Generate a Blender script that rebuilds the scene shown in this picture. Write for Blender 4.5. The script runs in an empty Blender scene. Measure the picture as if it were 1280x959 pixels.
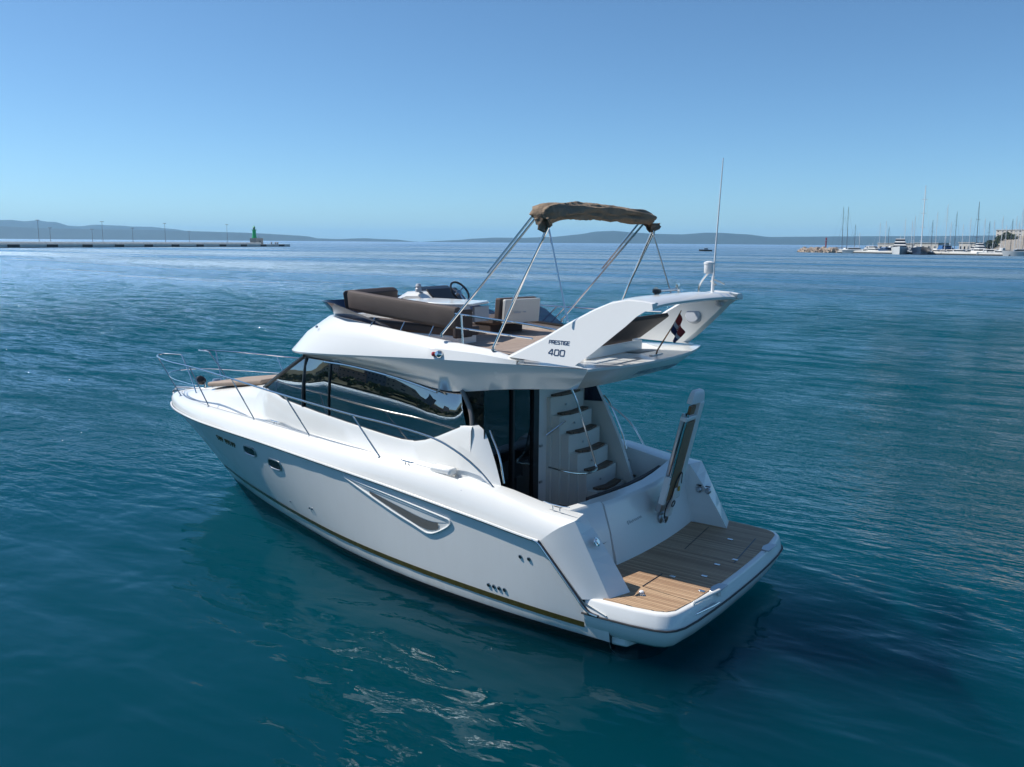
import bpy, bmesh, math, random
from mathutils import Vector, Matrix
R = math.radians
random.seed(7)
S = bpy.context.scene
COL = S.collection

# ------------------------------------------------------------------ camera
CAM = Vector((-3.539, 10.228, 4.643)); YAW, PITCH, ROLL, FPX = -0.94598, 0.15989, 0.0075, 1095.2
cd = bpy.data.cameras.new("camera"); cam = bpy.data.objects.new("camera", cd); COL.objects.link(cam)
d = Vector((math.cos(YAW)*math.cos(PITCH), math.sin(YAW)*math.cos(PITCH), -math.sin(PITCH)))
r0 = d.cross(Vector((0, 0, 1))).normalized(); u0 = r0.cross(d)
rr = r0*math.cos(ROLL)+u0*math.sin(ROLL); uu = u0*math.cos(ROLL)-r0*math.sin(ROLL)
M = Matrix((rr, uu, -d)).transposed().to_4x4(); M.translation = CAM
cam.matrix_world = M
cd.sensor_width = 36; cd.lens = 36*FPX/1280; cd.clip_start = 0.1; cd.clip_end = 90000
S.camera = cam

# ------------------------------------------------------------------ sky and sun
SUN_TO = Vector((0.78, 0.31, 1.0)).normalized()
SUN_EL = math.asin(SUN_TO.z); SUN_AZ = math.atan2(SUN_TO.x, SUN_TO.y)
w = bpy.data.worlds.new("World"); S.world = w; w.use_nodes = True
nt = w.node_tree; nt.nodes.clear()
sky = nt.nodes.new("ShaderNodeTexSky"); sky.sky_type = 'NISHITA'; sky.sun_disc = False
sky.sun_elevation = SUN_EL; sky.sun_rotation = SUN_AZ; sky.altitude = 0
sky.air_density = 0.7; sky.dust_density = 0.4; sky.ozone_density = 6.5
bg = nt.nodes.new("ShaderNodeBackground"); bg.inputs[1].default_value = 0.122
out = nt.nodes.new("ShaderNodeOutputWorld")
wb = nt.nodes.new("ShaderNodeMix"); wb.data_type = 'RGBA'; wb.blend_type = 'MULTIPLY'; wb.inputs[0].default_value = 1; wb.inputs[7].default_value = (.79, .95, .93, 1)   # the camera's cool white balance
nt.links.new(sky.outputs[0], wb.inputs[6]); nt.links.new(wb.outputs[2], bg.inputs[0]); nt.links.new(bg.outputs[0], out.inputs[0])
sl = bpy.data.lights.new("sun", 'SUN'); sl.energy = 4.4; sl.angle = R(0.53); sl.color = (1, 0.955, 0.89)
so = bpy.data.objects.new("sun", sl); COL.objects.link(so)
so.rotation_euler = SUN_TO.to_track_quat('Z', 'Y').to_euler()
so.location = (4, 9, 26)
S.view_settings.view_transform = 'Standard'; S.view_settings.look = 'None'
S.view_settings.exposure = 0.25; S.view_settings.gamma = 1
S.render.engine = 'CYCLES'
S.cycles.use_denoising = True; S.cycles.max_bounces = 8; S.cycles.volume_bounces = 1
S.cycles.caustics_reflective = False; S.cycles.caustics_refractive = False
S.cycles.sample_clamp_indirect = 6; S.cycles.transparent_max_bounces = 12

# ------------------------------------------------------------------ materials
def mat(name, col, rough=0.4, metal=0.0, spec=0.5, coat=0.0, var=0.0, vscale=6.0, bump=0.0, bscale=40.0, bdist=.01, ior=1.5, rvar=0.0):
    m = bpy.data.materials.new(name); m.use_nodes = True
    n = m.node_tree.nodes; l = m.node_tree.links; b = n["Principled BSDF"]
    b.inputs["Base Color"].default_value = (*col, 1); b.inputs["Roughness"].default_value = rough
    b.inputs["Metallic"].default_value = metal; b.inputs["Specular IOR Level"].default_value = spec
    b.inputs["Coat Weight"].default_value = coat; b.inputs["Coat Roughness"].default_value = 0.04
    b.inputs["IOR"].default_value = ior
    tc = n.new("ShaderNodeTexCoord")
    if var > 0 or rvar > 0:
        t = n.new("ShaderNodeTexNoise"); t.inputs["Scale"].default_value = vscale; t.inputs["Detail"].default_value = 6
        l.new(tc.outputs["Object"], t.inputs["Vector"])
        if var > 0:
            mx = n.new("ShaderNodeMix"); mx.data_type = 'RGBA'
            mx.inputs[6].default_value = (*[c*(1-var) for c in col], 1); mx.inputs[7].default_value = (*[min(1, c*(1+var)) for c in col], 1)
            l.new(t.outputs[0], mx.inputs[0]); l.new(mx.outputs[2], b.inputs["Base Color"])
        if rvar > 0:
            mr = n.new("ShaderNodeMapRange"); mr.inputs[1].default_value = .3; mr.inputs[2].default_value = .7
            mr.inputs[3].default_value = rough*(1-rvar); mr.inputs[4].default_value = rough*(1+rvar)
            l.new(t.outputs[0], mr.inputs[0]); l.new(mr.outputs[0], b.inputs["Roughness"])
    if bump > 0:
        t2 = n.new("ShaderNodeTexNoise"); t2.inputs["Scale"].default_value = bscale; t2.inputs["Detail"].default_value = 3
        bp = n.new("ShaderNodeBump"); bp.inputs["Strength"].default_value = bump; bp.inputs["Distance"].default_value = bdist
        l.new(tc.outputs["Object"], t2.inputs["Vector"]); l.new(t2.outputs[0], bp.inputs["Height"]); l.new(bp.outputs[0], b.inputs["Normal"])
    return m

GEL = mat("gelcoat", (0.80, 0.80, 0.775), 0.22, coat=0.35, var=0.025, vscale=1.2, rvar=.25)
HULLM = mat("hull_gelcoat", (0.80, 0.80, 0.775), 0.2, coat=0.4, var=0.03, vscale=1.5, rvar=.3)
def waterline_scum(m):
    n = m.node_tree.nodes; l = m.node_tree.links; b = n["Principled BSDF"]; src = b.inputs["Base Color"].links[0].from_socket
    g = n.new("ShaderNodeNewGeometry"); sp = n.new("ShaderNodeSeparateXYZ"); l.new(g.outputs["Position"], sp.inputs[0])
    r = n.new("ShaderNodeMapRange"); r.inputs[1].default_value = .06; r.inputs[2].default_value = .34; r.inputs[3].default_value = 1; r.inputs[4].default_value = 0; l.new(sp.outputs[2], r.inputs[0])
    mp = n.new("ShaderNodeMapping"); mp.inputs["Scale"].default_value = (5, 5, .6); l.new(g.outputs["Position"], mp.inputs[0])
    t = n.new("ShaderNodeTexNoise"); t.inputs["Scale"].default_value = 2.2; t.inputs["Detail"].default_value = 7; l.new(mp.outputs[0], t.inputs[0])
    q = n.new("ShaderNodeMath"); q.operation = 'MULTIPLY'; l.new(r.outputs[0], q.inputs[0]); l.new(t.outputs[0], q.inputs[1])
    st = n.new("ShaderNodeMapRange"); st.inputs[1].default_value = .45; st.inputs[2].default_value = .75; st.inputs[3].default_value = 0; st.inputs[4].default_value = .035; l.new(t.outputs[0], st.inputs[0])   # faint drain streaks
    a = n.new("ShaderNodeMath"); a.operation = 'MULTIPLY_ADD'; a.inputs[1].default_value = .55; l.new(q.outputs[0], a.inputs[0]); l.new(st.outputs[0], a.inputs[2])
    mx = n.new("ShaderNodeMix"); mx.data_type = 'RGBA'; mx.inputs[7].default_value = (.42, .40, .30, 1); l.new(a.outputs[0], mx.inputs[0]); l.new(src, mx.inputs[6]); l.new(mx.outputs[2], b.inputs["Base Color"])
waterline_scum(HULLM)
GELN = mat("nonslip_gelcoat", (0.74, 0.735, 0.70), 0.6, var=0.03, vscale=3, bump=.3, bscale=220)
CREAM = mat("cream_gelcoat", (0.70, 0.68, 0.62), 0.4, var=0.03, vscale=2)
BOOT = mat("black_antifouling", (0.008, 0.009, 0.011), 0.22, var=.4, vscale=8)
GOLD = mat("gold_stripe", (0.13, 0.105, 0.03), 0.25, metal=0.5, var=.5, vscale=14)
STEEL = mat("stainless", (0.74, 0.73, 0.71), 0.13, metal=1.0)
STEELD = mat("brushed_steel", (0.45, 0.46, 0.48), 0.28, metal=1.0)
BLACK = mat("black_trim", (0.012, 0.012, 0.014), 0.3)
RUBBER = mat("dark_rubber", (0.03, 0.032, 0.036), 0.55)
GREY = mat("grey_plastic", (0.45, 0.47, 0.5), 0.35)
CUSH = mat("brown_cushion", (0.088, 0.066, 0.058), 0.72, var=.12, vscale=5, bump=.35, bscale=260)
CUSHD = mat("dark_cushion", (0.05, 0.036, 0.033), 0.65, var=.15, vscale=5, bump=.35, bscale=260)
PADB = mat("sand_sunpad", (0.33, 0.255, 0.205), 0.75, var=.1, vscale=5, bump=.3, bscale=200)
CANVAS = mat("taupe_canvas", (0.24, 0.172, 0.115), 0.85, var=.3, vscale=5, bump=.8, bscale=10, bdist=.045)
WOOD = mat("varnished_wood", (0.23, 0.11, 0.045), 0.35, var=.35, vscale=14)
PLW = mat("white_plastic", (0.8, 0.8, 0.8), 0.3)
RED = mat("red_lens", (0.35, 0.02, 0.03), 0.12)
NAVY = mat("navy_lettering", (0.035, 0.06, 0.13), 0.3)
ROPE = mat("white_rope", (0.7, 0.69, 0.65), 0.8)
CURT = mat("white_curtain", (0.62, 0.64, 0.66), 0.85)
INT = mat("cabin_lining", (0.10, 0.085, 0.07), 0.7)
def glass(name, col, ior, alpha=1.0, rough=0.0):
    m = mat(name, col, rough, ior=ior)
    if alpha < 1:
        n = m.node_tree.nodes; l = m.node_tree.links; b = n["Principled BSDF"]
        tr = n.new("ShaderNodeBsdfTransparent"); tr.inputs[0].default_value = (0.55, .6, .65, 1); mx = n.new("ShaderNodeMixShader")
        fr = n.new("ShaderNodeFresnel"); fr.inputs[0].default_value = ior
        mr = n.new("ShaderNodeMath"); mr.operation = 'ADD'; mr.use_clamp = True; mr.inputs[1].default_value = alpha
        l.new(fr.outputs[0], mr.inputs[0]); l.new(mr.outputs[0], mx.inputs[0]); l.new(tr.outputs[0], mx.inputs[1])
        l.new(b.outputs[0], mx.inputs[2]); l.new(mx.outputs[0], n["Material Output"].inputs[0])
    return m
WIN = glass("tinted_window", (0.004, 0.008, 0.012), 3.4)
DOORG = glass("door_glass", (0.01, 0.014, 0.018), 2.8, .12)
DEFL = glass("smoked_acrylic", (0.012, 0.022, 0.06), 1.42, .74)

def teak(name, c1, c2, pitch, ang=0.0):
    m = bpy.data.materials.new(name); m.use_nodes = True
    n = m.node_tree.nodes; l = m.node_tree.links; b = n["Principled BSDF"]
    tc = n.new("ShaderNodeTexCoord"); mp = n.new("ShaderNodeMapping"); mp.inputs["Rotation"].default_value[2] = ang
    l.new(tc.outputs["Object"], mp.inputs[0])
    sx = n.new("ShaderNodeSeparateXYZ"); l.new(mp.outputs[0], sx.inputs[0])
    dv = n.new("ShaderNodeMath"); dv.operation = 'DIVIDE'; dv.inputs[1].default_value = pitch; l.new(sx.outputs[0], dv.inputs[0])
    fl = n.new("ShaderNodeMath"); fl.operation = 'FLOOR'; l.new(dv.outputs[0], fl.inputs[0])
    fr = n.new("ShaderNodeMath"); fr.operation = 'FRACT'; l.new(dv.outputs[0], fr.inputs[0])
    gt = n.new("ShaderNodeMath"); gt.operation = 'LESS_THAN'; gt.inputs[1].default_value = 0.12; l.new(fr.outputs[0], gt.inputs[0])
    wn = n.new("ShaderNodeTexWhiteNoise"); wn.noise_dimensions = '1D'; l.new(fl.outputs[0], wn.inputs["W"])
    ns = n.new("ShaderNodeTexNoise"); ns.inputs["Scale"].default_value = 1; ns.inputs["Detail"].default_value = 6
    mp2 = n.new("ShaderNodeMapping"); mp2.inputs["Scale"].default_value = (90, 5, 20); l.new(mp.outputs[0], mp2.inputs[0]); l.new(mp2.outputs[0], ns.inputs[0])
    ad = n.new("ShaderNodeMath"); ad.operation = 'MULTIPLY_ADD'; ad.inputs[1].default_value = .55; l.new(wn.outputs[0], ad.inputs[0])
    hf = n.new("ShaderNodeMath"); hf.operation = 'MULTIPLY'; hf.inputs[1].default_value = .55; l.new(ns.outputs[0], hf.inputs[0]); l.new(hf.outputs[0], ad.inputs[2])
    mx = n.new("ShaderNodeMix"); mx.data_type = 'RGBA'; mx.inputs[6].default_value = (*c1, 1); mx.inputs[7].default_value = (*c2, 1); l.new(ad.outputs[0], mx.inputs[0])
    mx2 = n.new("ShaderNodeMix"); mx2.data_type = 'RGBA'; mx2.inputs[7].default_value = (0.035, .03, .025, 1)
    l.new(gt.outputs[0], mx2.inputs[0]); l.new(mx.outputs[2], mx2.inputs[6]); l.new(mx2.outputs[2], b.inputs["Base Color"])
    b.inputs["Roughness"].default_value = .6
    bp = n.new("ShaderNodeBump"); bp.inputs["Strength"].default_value = .4; bp.inputs["Distance"].default_value = .003; bp.invert = True
    l.new(gt.outputs[0], bp.inputs["Height"]); l.new(bp.outputs[0], b.inputs["Normal"])
    return m
TEAK = teak("teak_planks", (0.26, 0.14, 0.075), (0.60, 0.41, 0.25), 0.042, R(90))
TEAKD = teak("dark_teak", (0.12, 0.075, 0.05), (0.21, 0.135, 0.09), 0.045, R(0))
TEAKF = teak("weathered_teak", (0.30, 0.225, 0.18), (0.46, 0.36, 0.29), 0.05, R(0))

# ------------------------------------------------------------------ helpers
def tag(o, label=None, cat=None, group=None, kind=None):
    if label: o["label"] = label
    if cat: o["category"] = cat
    if group: o["group"] = group
    if kind: o["kind"] = kind
    return o
def empty(name, loc=(0, 0, 0), rz=0):
    o = bpy.data.objects.new(name, None); o.empty_display_size = .3; COL.objects.link(o)
    o.location = loc; o.rotation_euler = (0, 0, rz); return o
class MB:
    def __init__(s): s.v = []; s.f = []; s.m = []; s.mats = []
    def mi(s, m):
        if m not in s.mats: s.mats.append(m)
        return s.mats.index(m)
    def add(s, vs, fs, m):
        o = len(s.v); s.v += [tuple(v) for v in vs]; k = s.mi(m)
        for f in fs: s.f.append(tuple(i+o for i in f)); s.m.append(k)
    def grid(s, rows, m, close=False, flip=False):
        n = len(rows[0]); vs = [p for r in rows for p in r]; fs = []
        for i in range(len(rows)-1):
            for j in range(n if close else n-1):
                a, b_, c, e = i*n+j, i*n+(j+1) % n, (i+1)*n+(j+1) % n, (i+1)*n+j
                fs.append((a, e, c, b_) if flip else (a, b_, c, e))
        s.add(vs, fs, m)
    def poly(s, pts, m): s.add(pts, [tuple(range(len(pts)))], m)
    def prism(s, pts, vec, m):
        n = len(pts); v = Vector(vec); a = [Vector(p) for p in pts]; b_ = [p+v for p in a]
        fs = [tuple(range(n))[::-1], tuple(range(n, 2*n))]+[(i, (i+1) % n, n+(i+1) % n, n+i) for i in range(n)]
        s.add(a+b_, fs, m)
    def box(s, c, sz, m, rot=None):
        x, y, z = [q/2 for q in sz]
        vs = [Vector(p) for p in ((-x, -y, -z), (x, -y, -z), (x, y, -z), (-x, y, -z), (-x, -y, z), (x, -y, z), (x, y, z), (-x, y, z))]
        if rot is not None: vs = [rot @ v for v in vs]
        s.add([v+Vector(c) for v in vs], [(0, 3, 2, 1), (4, 5, 6, 7), (0, 1, 5, 4), (1, 2, 6, 5), (2, 3, 7, 6), (3, 0, 4, 7)], m)
    def tube(s, pts, r, m, seg=8, cap=True):
        pts = [Vector(p) for p in pts]; rows = []
        rs = r if isinstance(r, (list, tuple)) else [r]*len(pts)
        up = None
        for i, p in enumerate(pts):
            t = (pts[min(i+1, len(pts)-1)]-pts[max(i-1, 0)]).normalized()
            if up is None: up = t.orthogonal().normalized()
            up = (up-t*up.dot(t)).normalized(); sd = t.cross(up)
            rows.append([p+(up*math.cos(2*math.pi*k/seg)+sd*math.sin(2*math.pi*k/seg))*rs[i] for k in range(seg)])
        s.grid(rows, m, close=True)
        if cap:
            s.poly(rows[0][::-1], m); s.poly(rows[-1], m)
    def lathe(s, c, prof, m, seg=16, axis=(0, 0, 1)):
        q = Vector(axis).to_track_quat('Z', 'Y'); c = Vector(c)
        rows = [[c+q @ Vector((r*math.cos(2*math.pi*k/seg), r*math.sin(2*math.pi*k/seg), h)) for k in range(seg)] for r, h in prof]
        s.grid(rows, m, close=True); s.poly(rows[0][::-1], m); s.poly(rows[-1], m)
    def build(s, name, parent=None, smooth=32, bevel=0, bseg=2, merge=True, label=None):
        me = bpy.data.meshes.new(name); me.from_pydata(s.v, [], s.f)
        for m in s.mats: me.materials.append(m)
        for p, k in zip(me.polygons, s.m): p.material_index = k
        if merge:
            bm = bmesh.new(); bm.from_mesh(me)
            bmesh.ops.remove_doubles(bm, verts=bm.verts, dist=1e-5)
            bmesh.ops.recalc_face_normals(bm, faces=bm.faces); bm.to_mesh(me); bm.free()
        me.update()
        if smooth:
            me.polygons.foreach_set("use_smooth", [True]*len(me.polygons))
            me.set_sharp_from_angle(angle=R(smooth))
        o = bpy.data.objects.new(name, me); COL.objects.link(o)
        if parent is not None: o.parent = parent
        if bevel:
            b = o.modifiers.new("bevel", 'BEVEL'); b.width = bevel; b.segments = bseg; b.limit_method = 'ANGLE'; b.angle_limit = R(30)
            b.harden_normals = False
        if label: o["label"] = label
        return o
def mir(p): return (p[0], -p[1], p[2])
def mirrows(rows): return [[mir(p) for p in r] for r in rows]
def spline(pts, n=6):
    """Catmull-Rom through pts, n steps per span"""
    P = [Vector(p) for p in pts]; P = [P[0]*2-P[1]]+P+[P[-1]*2-P[-2]]; o = []
    for i in range(1, len(P)-2):
        for k in range(n):
            t = k/n
            o.append(0.5*((2*P[i])+(-P[i-1]+P[i+1])*t+(2*P[i-1]-5*P[i]+4*P[i+1]-P[i+2])*t*t+(-P[i-1]+3*P[i]-3*P[i+1]+P[i+2])*t**3))
    o.append(P[-2]); return o
def interp(tab, x):
    """smooth (Catmull-Rom) interpolation in a table of (x, value...) sorted ascending"""
    if x <= tab[0][0]: return list(tab[0][1:])
    if x >= tab[-1][0]: return list(tab[-1][1:])
    for i in range(len(tab)-1):
        if tab[i][0] <= x <= tab[i+1][0]: break
    a, b_ = tab[i], tab[i+1]; p = tab[max(i-1, 0)]; q = tab[min(i+2, len(tab)-1)]
    h = b_[0]-a[0]; t = (x-a[0])/h; res = []
    for k in range(1, len(a)):
        m0 = (b_[k]-p[k])/(b_[0]-p[0]) if b_[0] != p[0] else 0; m1 = (q[k]-a[k])/(q[0]-a[0]) if q[0] != a[0] else 0
        s_ = (b_[k]-a[k])/h
        if i == 0: m0 = s_
        if i == len(tab)-2: m1 = s_
        res.append((2*t**3-3*t*t+1)*a[k]+(t**3-2*t*t+t)*h*m0+(-2*t**3+3*t*t)*b_[k]+(t**3-t*t)*h*m1)
    return res
def lerp(a, b_, t): return tuple(a[i]*(1-t)+b_[i]*t for i in range(len(a)))
# ================================================================== MOTOR YACHT
yacht = empty("motor_yacht", (0, 0, 0))
tag(yacht, "large white flybridge motor yacht floating in the foreground with open teak swim platform", "motor yacht")

STEM = [(-.6, 9.6), (0, 10.36), (.4, 10.93), (.85, 11.52), (1.43, 12.2)]
SHE = [(1.1, 1.93, .44), (1.40, 1.935, .50), (2.0, 1.965, 1.15), (2.9, 1.93, 1.225), (4.4, 1.84, 1.335), (6.0, 1.72, 1.42), (7.7, 1.50, 1.465), (8.9, 1.31, 1.47), (9.8, 1.13, 1.465), (10.6, .90, 1.455), (11.3, .64, 1.445), (11.8, .38, 1.44), (12.05, .20, 1.432), (12.2, 0, 1.43)]
WLN = [(1.1, 1.80), (2.0, 1.83), (2.9, 1.82), (4.1, 1.74), (5.6, 1.50), (6.8, 1.19), (7.9, .86), (9.0, .50), (9.8, .20), (10.36, 0)]
def sheer(x):
    if x < 2.0:
        t = (x-1.40)/.6
        return (1.93+.035*max(t, 0), .50+.65*t) if x >= 1.40 else (1.93, .44+.06*(x-1.1)/.3)
    y, z = interp(SHE[2:], x); return (max(y, 0), z)
def hull_y(x, z, zs=None):
    """half breadth of the hull side at station x and height z"""
    st = interp(STEM, z)[0]
    u = min(1, max(0, (x-1.1)/(st-1.1)))
    ys, zsh = sheer_n(1.1+u*11.1)
    yw = interp(WLN, 1.1+u*9.26)[0]
    if z <= 0:
        return max(0, yw*(1-.35*(-z)/.6-.4*(-z/.6)**3))
    t = min(1, z/zsh)
    fl = max(0, (x-5)/7)
    g = t**(0.72+1.0*fl)
    return max(0, yw+(ys-yw)*g)
SHN = [(1.1, 1.965, 1.13)]+SHE[2:]
def sheer_n(x): y, z = interp(SHN, x); return max(y, 0), z
def hull_rows():
    rows = []
    us = [0, .03, .055, .081, .11, .16, .22, .28, .34, .4, .46, .52, .58, .64, .70, .75, .8, .84, .88, .915, .945, .97, .988, 1.0]
    for u in us:
        xs = 1.1+u*11.1; zt = sheer(xs)[1]
        row = []
        for k in range(17):
            t = k/16; z = zt+(-.6-zt)*t
            st = interp(STEM, z)[0]; x = 1.1+u*(st-1.1)
            y = 0 if u == 1.0 else hull_y(x, z)
            if k == 0: y = sheer(xs)[0] if u < 1 else 0
            row.append((x, y, z))
        rows.append(row)
    return rows
hr = hull_rows()
hm = MB(); hm.grid(hr, HULLM); hm.grid(mirrows(hr), HULLM, flip=True)
t0 = hr[0]; hm.grid([t0, mirrows([t0])[0]], BOOT)   # transom
HULL = hm.build("hull", yacht, smooth=40)
def hull_strip(z0f, z1f, x0, x1, off, m, name, n=60, sides=(1, -1), thick=None):
    b = MB()
    for s in sides:
        rows = []
        for i in range(n+1):
            x = x0+(x1-x0)*i/n
            row = []
            for z in (z0f(x), (z0f(x)+z1f(x))/2, z1f(x)):
                xx = min(x, interp(STEM, z)[0]-.004); y = hull_y(xx, z)
                row.append((xx+off*.3, s*(y+off), z))
            rows.append(row)
        b.grid(rows, m, flip=s < 0)
    return b.build(name, HULL, smooth=40)
def hull_band(zs, x0, x1, off, m, name, n=60):
    b = MB()
    for s in (1, -1):
        rows = []
        for i in range(n+1):
            x = x0+(x1-x0)*i/n
            rows.append([(min(x, interp(STEM, z)[0]-.002), s*(hull_y(min(x, interp(STEM, z)[0]-.002), z)+off), z) for z in zs])
        b.grid(rows, m, flip=s < 0)
    return b.build(name, HULL, smooth=40)
hull_band([.085, .04, 0, -.12, -.25, -.4, -.585], 1.1, 10.5, .007, BOOT, "boot_stripe")
hull_strip(lambda x: .19+.012*(x-1.4), lambda x: .26+.012*(x-1.4), 1.42, 10.6, .007, GOLD, "gold_stripe")
# hull strake under the platform corner
for s in (1, -1):
    b = MB()
    b.prism([(1.14, s*1.50, .30), (1.14, s*1.78, .30), (.92, s*1.74, .30), (.86, s*1.54, .30)], (0, 0, -.27), GEL)
    b.build("trim_housing", HULL, bevel=.03)

# ---- rub rail
b = MB()
for s in (1, -1):
    pts = [(x, s*(sheer_n(x)[0]+.018), sheer_n(x)[1]) for x in [2.0+10.16*i/60 for i in range(61)]]
    pts = pts+[(12.215, 0, 1.43)]
    b.tube(pts, [.019]*60+[.016, .012], RUBBER, seg=8)
    pts2 = [(p[0], p[1]+s*.016, p[2]+.014) for p in pts[:-1]]
    b.tube(pts2, .016, GEL, seg=6)
    dg = spline([(2.08, s*1.985, 1.16), (1.99, s*1.985, 1.13), (1.88, s*1.98, 1.02), (1.5, s*1.955, .61), (1.40, s*1.95, .50), (1.32, s*1.93, .425), (1.2, s*1.925, .405)], 5)
    b.tube(dg, .019, RUBBER); b.tube([(p[0]+.006, p[1]+s*.018, p[2]+.006) for p in dg], .012, STEEL)
b.build("rub_rail", yacht)

# ---- deck moulding: bulwark band, toe, side deck, cabin trunk up to the glass
TOE = [(1.62, 1.80, 1.43), (2.1, 1.82, 1.455), (2.72, 1.785, 1.56), (3.6, 1.75, 1.63), (4.8, 1.655, 1.675), (6.6, 1.44, 1.71), (8.2, 1.19, 1.72), (9.8, .93, 1.715), (10.8, .64, 1.70), (11.35, .42, 1.69), (11.75, .22, 1.68), (11.95, 0, 1.675)]
WBOT = [(3.42, 1.44, 2.27), (3.6, 1.41, 2.25), (4.1, 1.35, 2.03), (4.55, 1.31, 1.895), (5.1, 1.30, 1.905), (5.6, 1.285, 1.95), (6.5, 1.23, 2.03), (7.5, 1.12, 2.12), (8.0, 1.02, 2.20), (8.3, .93, 2.24)]
TRK = [(8.3, 2.26), (9.0, 2.13), (9.8, 2.0), (10.6, 1.88), (11.2, 1.78), (11.7, 1.71), (11.95, 1.675)]   # trunk crown height
b = MB()
stx = [1.62+.0, 1.9, 2.1, 2.4, 2.72, 3.1, 3.42]+[3.6, 3.85, 4.1, 4.35, 4.55, 4.8, 5.1, 5.6, 6.0, 6.5, 7.0, 7.5, 8.0, 8.3]+[8.6, 9.0, 9.4, 9.8, 10.2, 10.6, 10.95, 11.25, 11.5, 11.7, 11.85, 11.95]
def bulge_row(x, s):
    u = (x-1.62)/(11.95-1.62); xs = 2.0+u*10.2 if x > 4 else 2.0+(x-1.62)/(4-1.62)*((2.0+(4-1.62)/(10.33)*10.2)-2.0)
    ys, zs = sheer_n(xs); ty, tz = interp(TOE, x); ty = max(ty, 0)
    row = []
    for k in range(6):
        t = k/5; bl = math.sin(math.pi*t)*(.030+.03*max(0, (x-6)/6))
        px = xs*(1-t)+x*t; py = ys*(1-t)+ty*t; pz = zs*(1-t)+tz*t
        row.append((px+bl*max(0, (x-9)/3), s*(py+(bl if x < 11.9 else 0)), pz+bl*.9))
    return row
for s in (1, -1):
    b.grid([bulge_row(x, s) for x in stx], GEL, flip=s > 0)
    rows = []
    for x in stx:
        if x < 3.42: continue
        ty, tz = interp(TOE, x); ty = max(ty, 0)
        if x <= 8.3:
            wy, wz = interp(WBOT, x); 
            dz = tz-.05
            rows.append([(x, s*ty, tz), (x, s*(ty-.025), tz-.004), (x, s*(ty-.05), dz), (x, s*(wy+.10), dz), (x, s*(wy+.07), dz+.03), (x, s*(wy+.045), wz-.06), (x, s*(wy+.025), wz-.012), (x, s*wy, wz)])
        else:
            zc = interp(TRK, x)[0]; f = (x-8.3)/3.65; yi = max(0, ty*(.80+.1*f)-.02); dz = tz-.05*(1-f)**.4 if f < 1 else tz
            wy = max(0, min(.93*(1-f)**.8+.0, yi-.03 if yi > .03 else 0))
            rows.append([(x, s*ty, tz), (x, s*max(0, ty-.025), tz-.004*(1-f)), (x, s*max(0, ty-.05), dz), (x, s*min(yi+.04, max(0, ty-.05)), dz), (x, s*yi, dz+(zc-dz)*.15), (x, s*(yi*.6+wy*.4), dz+(zc-dz)*.55), (x, s*(wy*.92), dz+(zc-dz)*.86), (x, s*wy*.8, zc-.02*(1-f))])
    b.grid(rows, GEL, flip=s > 0)
# crown of the trunk
rows = []
for x in stx:
    if x < 8.3: continue
    zc = interp(TRK, x)[0]; f = (x-8.3)/3.65; ty = max(0, interp(TOE, x)[0]); yi = max(0, ty*(.80+.1*f)-.02)
    wy = max(0, min(.93*(1-f)**.8, yi-.03 if yi > .03 else 0)); e = wy*.8 if x > 8.3 else .93
    rows.append([(x, e*q, zc-.02*(1-f)+.035*(1-q*q)*(1-f)) for q in (1, .66, .33, 0, -.33, -.66, -1)])
b.grid(rows, GELN)
# dashboard deck below the windscreen
b.poly([(8.3, .93, 2.24), (8.3, -.93, 2.24), (7.2, -1.1, 2.24), (7.2, 1.1, 2.24)], GEL)
DECK = b.build("deck_moulding", yacht, smooth=38)
b = MB()
for s in (1, -1):   # thin seam where the deck is joined just inside the toe
    pts = [(x, s*(interp(TOE, x)[0]-.005), interp(TOE, x)[1]+.004) for x in [6.4+5.2*i/40 for i in range(41)]]
    b.tube(pts, .0075, GREY, seg=5)
b.build("toe_seam", DECK)

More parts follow.
